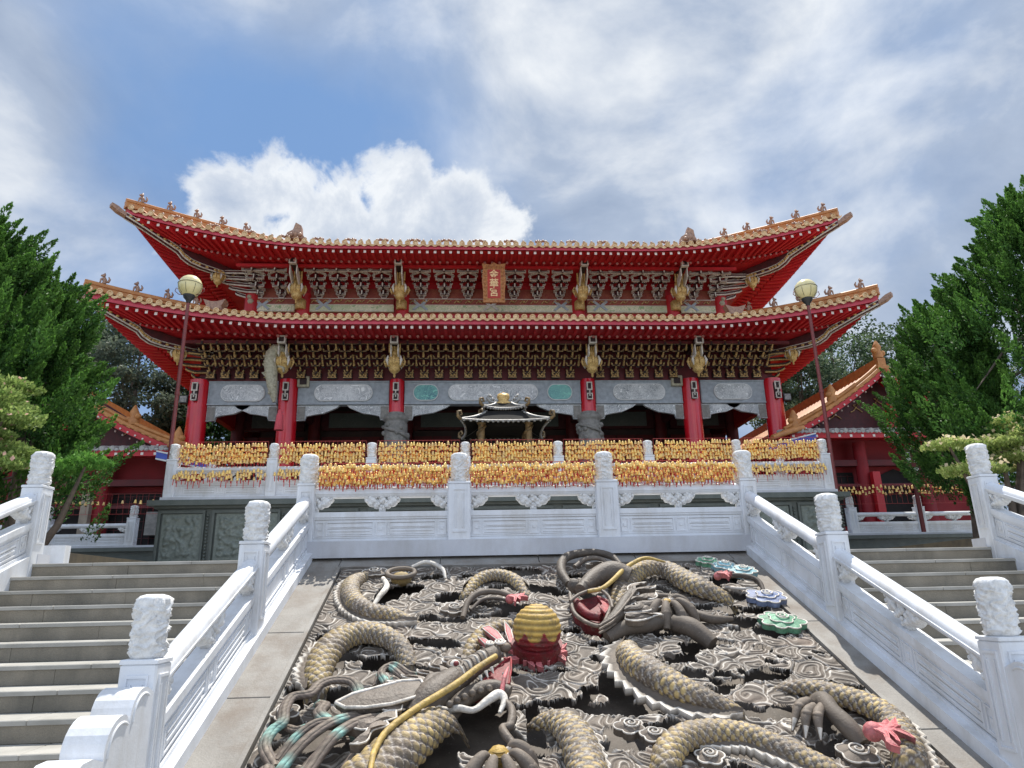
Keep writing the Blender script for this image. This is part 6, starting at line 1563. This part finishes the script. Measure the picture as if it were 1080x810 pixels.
# ------------------------------------------------------------------ trees and shrubs
def leaf_mesh(name, P, D, size, asp, cols, rs):
    """P positions, D main directions, one quad per leaf"""
    n = len(P); D = D/np.linalg.norm(D, axis=1)[:, None]
    rv = rs.normal(size=(n, 3)); S = np.cross(D, rv); S /= np.linalg.norm(S, axis=1)[:, None]+1e-9
    L_ = size[:, None]; W_ = L_*asp
    V = np.stack([P-D*L_*.5, P+S*W_*.5+D*L_*.05, P+D*L_*.5, P-S*W_*.5+D*L_*.05], 1).reshape(-1, 3)
    F = np.arange(n*4).reshape(n, 4)
    return np_mesh(name, V, F, 'leaf', np.repeat(cols, 4, axis=0), smooth=False)
def limbs(root, base, tips, r0, name='trunk'):
    b = MB(); base = Vector(base)
    top = Vector(tips[0])
    for i, t in enumerate(tips):
        t = Vector(t); 
        if i == 0: pts = [base+(t-base)*q+Vector((.08*math.sin(q*5), .06*math.cos(q*4), 0)) for q in (0, .2, .4, .6, .8, 1)]; b.tube(pts, [r0*1.25, r0, r0*.85, r0*.65, r0*.4, r0*.1], 9)
        else:
            q = rng.uniform(.15, .75); s = base+(top-base)*q; m_ = s.lerp(t, .5)+Vector((0, 0, (t-s).length*.10)); b.tube([s, m_, t], [r0*.38, r0*.22, r0*.05], 6)
    return b.build(name, 'trunk', root)
def juniper(base, h, r, label, seed, nplume=330, nleaf=190, env=None, ca=(.026, .078, .018), cb=(.120, .260, .045), lean=(0, 0), low=.12):
    rs = np.random.RandomState(seed); root = thing('juniper_tree', label, 'tree', base)
    B = np.array(base); Ps = []; Ds = []; Cs = []; Sz = []; tips = []
    env = env or (lambda t: (1-t)**.62*(.75+.5*min(1, t*4)))
    for k in range(nplume):
        t = low+(1-low)*rs.uniform(0, 1)**.9; a = rs.uniform(0, 2*PI)
        lobes = 1+.16*math.sin(a*3+t*9+seed)+.10*math.sin(a*5-t*14)
        R_ = r*env(t)*lobes; rho = R_*(.45+.55*rs.uniform(0, 1)**.5)
        c = B+np.array((math.cos(a)*rho+lean[0]*t, math.sin(a)*rho+lean[1]*t, h*t*.93))
        ax = np.array((math.cos(a)*.55, math.sin(a)*.55, 1.0))*(1 if t < .9 else 1); ax += rs.normal(size=3)*.22; ax /= np.linalg.norm(ax)
        L_ = rs.uniform(.6, 1.35)*(.72+.4*(1-t)); pr_ = L_*rs.uniform(.15, .25)
        s = rs.uniform(0, 1, nleaf)**.8; rad = pr_*(1-s)**.6*np.sqrt(rs.uniform(.15, 1, nleaf)); th = rs.uniform(0, 2*PI, nleaf)
        u = np.cross(ax, [0, 0, 1.0]); u /= np.linalg.norm(u)+1e-9; v = np.cross(ax, u)
        off = u[None]*(rad*np.cos(th))[:, None]+v[None]*(rad*np.sin(th))[:, None]
        p = c+ax[None]*(s*L_)[:, None]+off
        d = ax[None]*.8+off/(pr_+1e-6)*.7+rs.normal(size=(nleaf, 3))*.35
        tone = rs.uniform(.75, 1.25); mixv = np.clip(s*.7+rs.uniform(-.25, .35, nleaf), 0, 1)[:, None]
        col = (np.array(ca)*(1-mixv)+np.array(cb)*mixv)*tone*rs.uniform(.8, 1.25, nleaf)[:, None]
        Ps.append(p); Ds.append(d); Cs.append(col); Sz.append(rs.uniform(.055, .11, nleaf))
        if k < 16: tips.append(tuple(c))
    P = np.vstack(Ps)-B; tips = [tuple(B+np.array((lean[0], lean[1], h*.9)))]+tips
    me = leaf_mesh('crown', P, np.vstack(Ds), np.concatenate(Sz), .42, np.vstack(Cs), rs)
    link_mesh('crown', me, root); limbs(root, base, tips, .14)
    return root
def broadleaf(base, h, r, label, seed, ncl=70, nleaf=210, ca=(.045, .080, .035), cb=(.11, .16, .06), ls=(.16, .30), name='broadleaf_tree', cat='tree', gap=.0, low=.3):
    rs = np.random.RandomState(seed); root = thing(name, label, cat, base)
    B = np.array(base); Ps = []; Ds = []; Cs = []; Sz = []; tips = []
    for k in range(ncl):
        a = rs.uniform(0, 2*PI); e = rs.uniform(-.6, 1)
        rr = math.sqrt(max(0, 1-e*e))*rs.uniform(.45, 1.0); c = B+np.array((math.cos(a)*rr*r, math.sin(a)*rr*r, h*(low+(1-low)*.5)+e*h*(1-low)*.46))
        cr = r*rs.uniform(.16, .30)
        q = rs.normal(size=(nleaf, 3)); q /= np.linalg.norm(q, axis=1)[:, None]; rad = rs.uniform(.35, 1, nleaf)**.6
        p = c+q*rad[:, None]*cr*np.array((1, 1, .62)); d = q*.6+rs.normal(size=(nleaf, 3))*.6
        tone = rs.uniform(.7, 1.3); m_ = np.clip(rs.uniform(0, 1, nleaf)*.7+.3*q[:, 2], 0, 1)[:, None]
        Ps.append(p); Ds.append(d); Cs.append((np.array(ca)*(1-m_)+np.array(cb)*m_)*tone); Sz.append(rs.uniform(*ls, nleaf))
        if k < 14: tips.append(tuple(c))
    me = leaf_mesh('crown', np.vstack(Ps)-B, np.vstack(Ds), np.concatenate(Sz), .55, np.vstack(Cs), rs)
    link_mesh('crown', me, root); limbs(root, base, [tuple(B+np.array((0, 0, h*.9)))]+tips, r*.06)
    return root
def pad_shrub(base, pads, label, seed, ca, cb, flower=None, ls=(.05, .10), nl=1400):
    rs = np.random.RandomState(seed); root = thing('pruned_shrub', label, 'shrub', base); B = np.array(base)
    Ps = []; Ds = []; Cs = []; Sz = []
    for (x, y, z, rx, rz) in pads:
        n = int(nl*rx/.6); c = np.array((x, y, z)); th = rs.uniform(0, 2*PI, n); rr = np.sqrt(rs.uniform(0, 1, n))
        bump = 1+.18*np.sin(th*4+x*9)
        p = np.stack([np.cos(th)*rr*rx*bump, np.sin(th)*rr*rx*.85*bump, rz*(1-rr**2)*rs.uniform(-.25, 1, n)+rs.normal(size=n)*.02], 1)+c
        d = np.stack([np.cos(th)*rr, np.sin(th)*rr, np.full(n, .8)], 1)+rs.normal(size=(n, 3))*.5
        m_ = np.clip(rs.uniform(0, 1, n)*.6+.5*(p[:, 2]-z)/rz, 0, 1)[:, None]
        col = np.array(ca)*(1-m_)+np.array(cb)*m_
        Ps.append(p); Ds.append(d); Cs.append(col*rs.uniform(.75, 1.2, n)[:, None]); Sz.append(rs.uniform(*ls, n))
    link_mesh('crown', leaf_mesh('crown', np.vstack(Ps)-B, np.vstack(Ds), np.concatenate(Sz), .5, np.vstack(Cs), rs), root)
    if flower:
        allp = np.vstack(Ps); sel = rs.choice(len(allp), flower[1], replace=False); p = allp[sel]+rs.normal(size=(flower[1], 3))*.03+np.array((0, -.05, .05))
        link_mesh('blossom', leaf_mesh('blossom', p-B, rs.normal(size=(len(p), 3)), rs.uniform(.05, .10, len(p)), .9, np.array(flower[0])*rs.uniform(.8, 1.2, len(p))[:, None], rs), root)
    b = MB(); bx = Vector(base)
    for i, (x, y, z, rx, rz) in enumerate(pads):
        t = Vector((x, y, z)); m_ = bx.lerp(t, .5)+Vector((.1*math.sin(i*2), 0, -.1)); b.tube([bx+Vector((0, 0, .003)), m_, t], [.09, .06, .02], 7)
    b.build('trunk', 'trunk', root)
    return root
def envl(t): return (1-t)**.55*(.85+.35*min(1, t*5))
juniper((-10.05, 13.6, 2.09), 7.3, 2.45, 'dense dark green juniper with flame-like tufts at the left edge', 11, 640, 240, envl)
juniper((-9.1, 14.6, 2.09), 6.3, 1.35, 'narrower dark juniper column between the left tree and the left side hall', 12, 300, 230, lambda t: (1-t)**.45*(.9+.2*min(1, t*5)), low=.36)
juniper((12.9, 13.8, 2.09), 8.4, 3.0, 'broad dark green juniper with pointed tufts at the right edge', 13, 820, 240, lambda t: (1-t)**.70*(.75+.5*min(1, t*4)))
juniper((11.75, 15.8, 2.09), 6.4, 1.5, 'small dark juniper leaning out in front of the right side hall', 14, 330, 230, lambda t: (1-t)**.5*(.7+.4*min(1, t*4)), low=.30)
broadleaf((-17.2, 24, 2.09), 12.6, 3.2, 'tall grey-green tree behind the left juniper', 21, 90, 230, (.040, .065, .038), (.085, .12, .07), (.10, .2))
for i, (x, y, h, r, lb, ca, cb) in enumerate([
  (-16.2, 34, 13.8, 3.6, 'pale silvery-green tree showing between the left juniper and the lower roof', (.07, .10, .07), (.17, .20, .14)),
  (-13.6, 36, 10.5, 3.0, 'brighter green tree behind the left side hall roof', (.04, .10, .03), (.09, .19, .05)),
  (18.2, 36, 12.3, 3.6, 'grey-green tree just beyond the right end of the hall', (.05, .085, .045), (.12, .16, .09)),
  (22.6, 40, 16.4, 4.6, 'tall mid-green tree above the right side hall gable', (.05, .09, .045), (.12, .17, .08)),
  (27.5, 38, 15.5, 4.6, 'large green tree behind the right juniper', (.045, .085, .04), (.11, .16, .07)),
  (20.0, 30, 9.5, 2.8, 'low bushy tree behind the right side hall roof', (.045, .09, .04), (.10, .16, .07)),
  (-21.5, 36, 15.5, 4.5, 'dark green tree far behind the left side hall', (.04, .075, .035), (.09, .13, .06))]):
    broadleaf((x, y, 0.002 if False else 2.09), h, r, lb, 30+i, 110, 240, ca, cb, (.14, .26), low=.15)
pad_shrub((-8.3, 11.6, 2.09), [(-8.0, 11.5, 4.85, .80, .30), (-7.4, 11.3, 4.45, .62, .25), (-8.6, 11.6, 4.4, .8, .3), (-7.35, 11.5, 3.95, .48, .2), (-8.1, 11.2, 3.85, .8, .22), (-8.4, 11.4, 5.3, .6, .22), (-7.7, 11.8, 5.1, .45, .22), (-8.9, 11.2, 3.5, .6, .2), (-7.7, 11.2, 4.2, .5, .2), (-8.3, 11.3, 4.15, .7, .35), (-7.6, 11.4, 4.65, .55, .3), (-8.0, 11.1, 3.6, .6, .3), (-7.2, 11.2, 3.7, .35, .2), (-8.5, 11.3, 4.65, .7, .35)], 'layered pale green shrub with pinkish tips behind the left outer post', 51, (.12, .20, .045), (.40, .50, .16), ((.60, .38, .30), 260))
pad_shrub((-7.5, 12.6, 2.09), [(-7.25, 12.5, 3.85, .50, .26), (-6.75, 12.7, 3.98, .42, .24), (-7.75, 12.4, 3.95, .45, .22)], 'bright green clipped shrub between the left juniper and the side hall', 52, (.06, .17, .03), (.20, .42, .08))
pad_shrub((9.9, 12.4, 2.09), [(9.9, 12.3, 4.1, .62, .2), (9.2, 12.2, 3.62, .6, .16), (10.5, 12.4, 4.55, .6, .2), (11.3, 12.2, 4.75, .7, .22), (10.9, 12.0, 4.25, .6, .18), (8.9, 12.3, 4.1, .45, .16), (11.6, 12.4, 4.2, .7, .2), (10.9, 12.4, 3.7, .6, .2), (10.2, 12.2, 3.85, .5, .25), (11.1, 12.0, 4.5, .6, .3), (10.4, 12.1, 4.25, .5, .25)], 'layered yellow-green shrub with magenta and cream blossom behind the right outer post', 53, (.20, .30, .07), (.62, .66, .26), ((.80, .66, .45), 600))
rs_ = np.random.RandomState(3)
def blossom(c, r, col, n=160):
    p = np.array(c)+rs_.normal(size=(n, 3))*r*np.array((1, .6, .5)); return p, np.tile(np.array(col), (n, 1))*rs_.uniform(.7, 1.2, n)[:, None]
bs = thing('flower_cluster', 'magenta blossom cluster on the shrub behind the right outer post', 'flowers', (10.35, 11.8, 4.4))
p, c = blossom((10.35, 11.75, 4.45), .085, (.50, .06, .26), 220); link_mesh('petals', leaf_mesh('petals', p-np.array((10.35, 11.8, 4.4)), rs_.normal(size=p.shape), rs_.uniform(.05, .09, len(p)), .9, c, rs_), bs)
# planter wall for the shrubs
for x0, x1, s_ in ((-12, -5.9, 'left'), (8.2, 15, 'right')):
    b = MB(); b.box(x0, x1, 10.9, 11.05, 2.09, 2.45); b.box(x0, x1, 11.051, 16.4, 2.09, 2.35, 1); tag(b.build('planter', ['white', 'soil']), 'low pale planter bed under the %s shrubs' % s_, 'planter')
# small sign on a post and a red pillar among the right shrubs
sg = thing('sign', 'small red sign with a pale emblem standing beside the right side hall', 'sign', (12.55, 19.0, 3.06))
b = MB(); b.box(12.50, 12.60, 19.0, 19.06, 3.062, 4.62); b.build('post', 'red_dark', sg)
b = MB(); b.box(12.28, 12.82, 18.95, 18.99, 4.62, 5.40, 0); b.box(12.38, 12.50, 18.94, 18.951, 4.98, 5.28, 1); b.box(12.60, 12.72, 18.94, 18.951, 4.98, 5.28, 1); b.box(12.42, 12.68, 18.94, 18.951, 4.75, 4.84, 1); b.build('board', ['red_dark', 'white_flat'], sg)
# short steps, block and posts joining the right landing to the side terrace
st = MB()
for k in range(5): st.box(6.2+0, 8.6, 18.0+k*.36, 19.8, 2.09+k*.19, 2.09+(k+1)*.19)
tag(st.build('side_steps', 'step'), 'few grey steps rising from the landing to the right side hall', kind='structure')
for x, s_ in ((8.75, 'right'), (-7.0, 'left')):
    w = thing('stair_cheek', 'pale sloping stone cheek beside the short steps to the %s side hall' % s_, 'stair wall', (x, 18, 2.09))
    b = MB(); b.prism([(17.2, 2.092), (19.78, 2.092), (19.78, 3.5), (18.9, 3.45), (17.2, 2.6)], x-.1, x+.25, 0, lambda p, q, w_: (w_, p, q)); b.build('wall', 'white', w)
    b = MB(); b.bev(x-.12, x+.12, 16.9, 17.14, 2.092, 3.0, .02); po = b.build('post', 'white', w); co = link_mesh('cap', CAPS_S[0], po); co.location = Vector((x, 17.02, 3.0))-ORG[w.name]
    b = MB(); b.ball((x, 16.75, 2.3), .22, 12); b.build('drum_stone', 'carved_white', w)
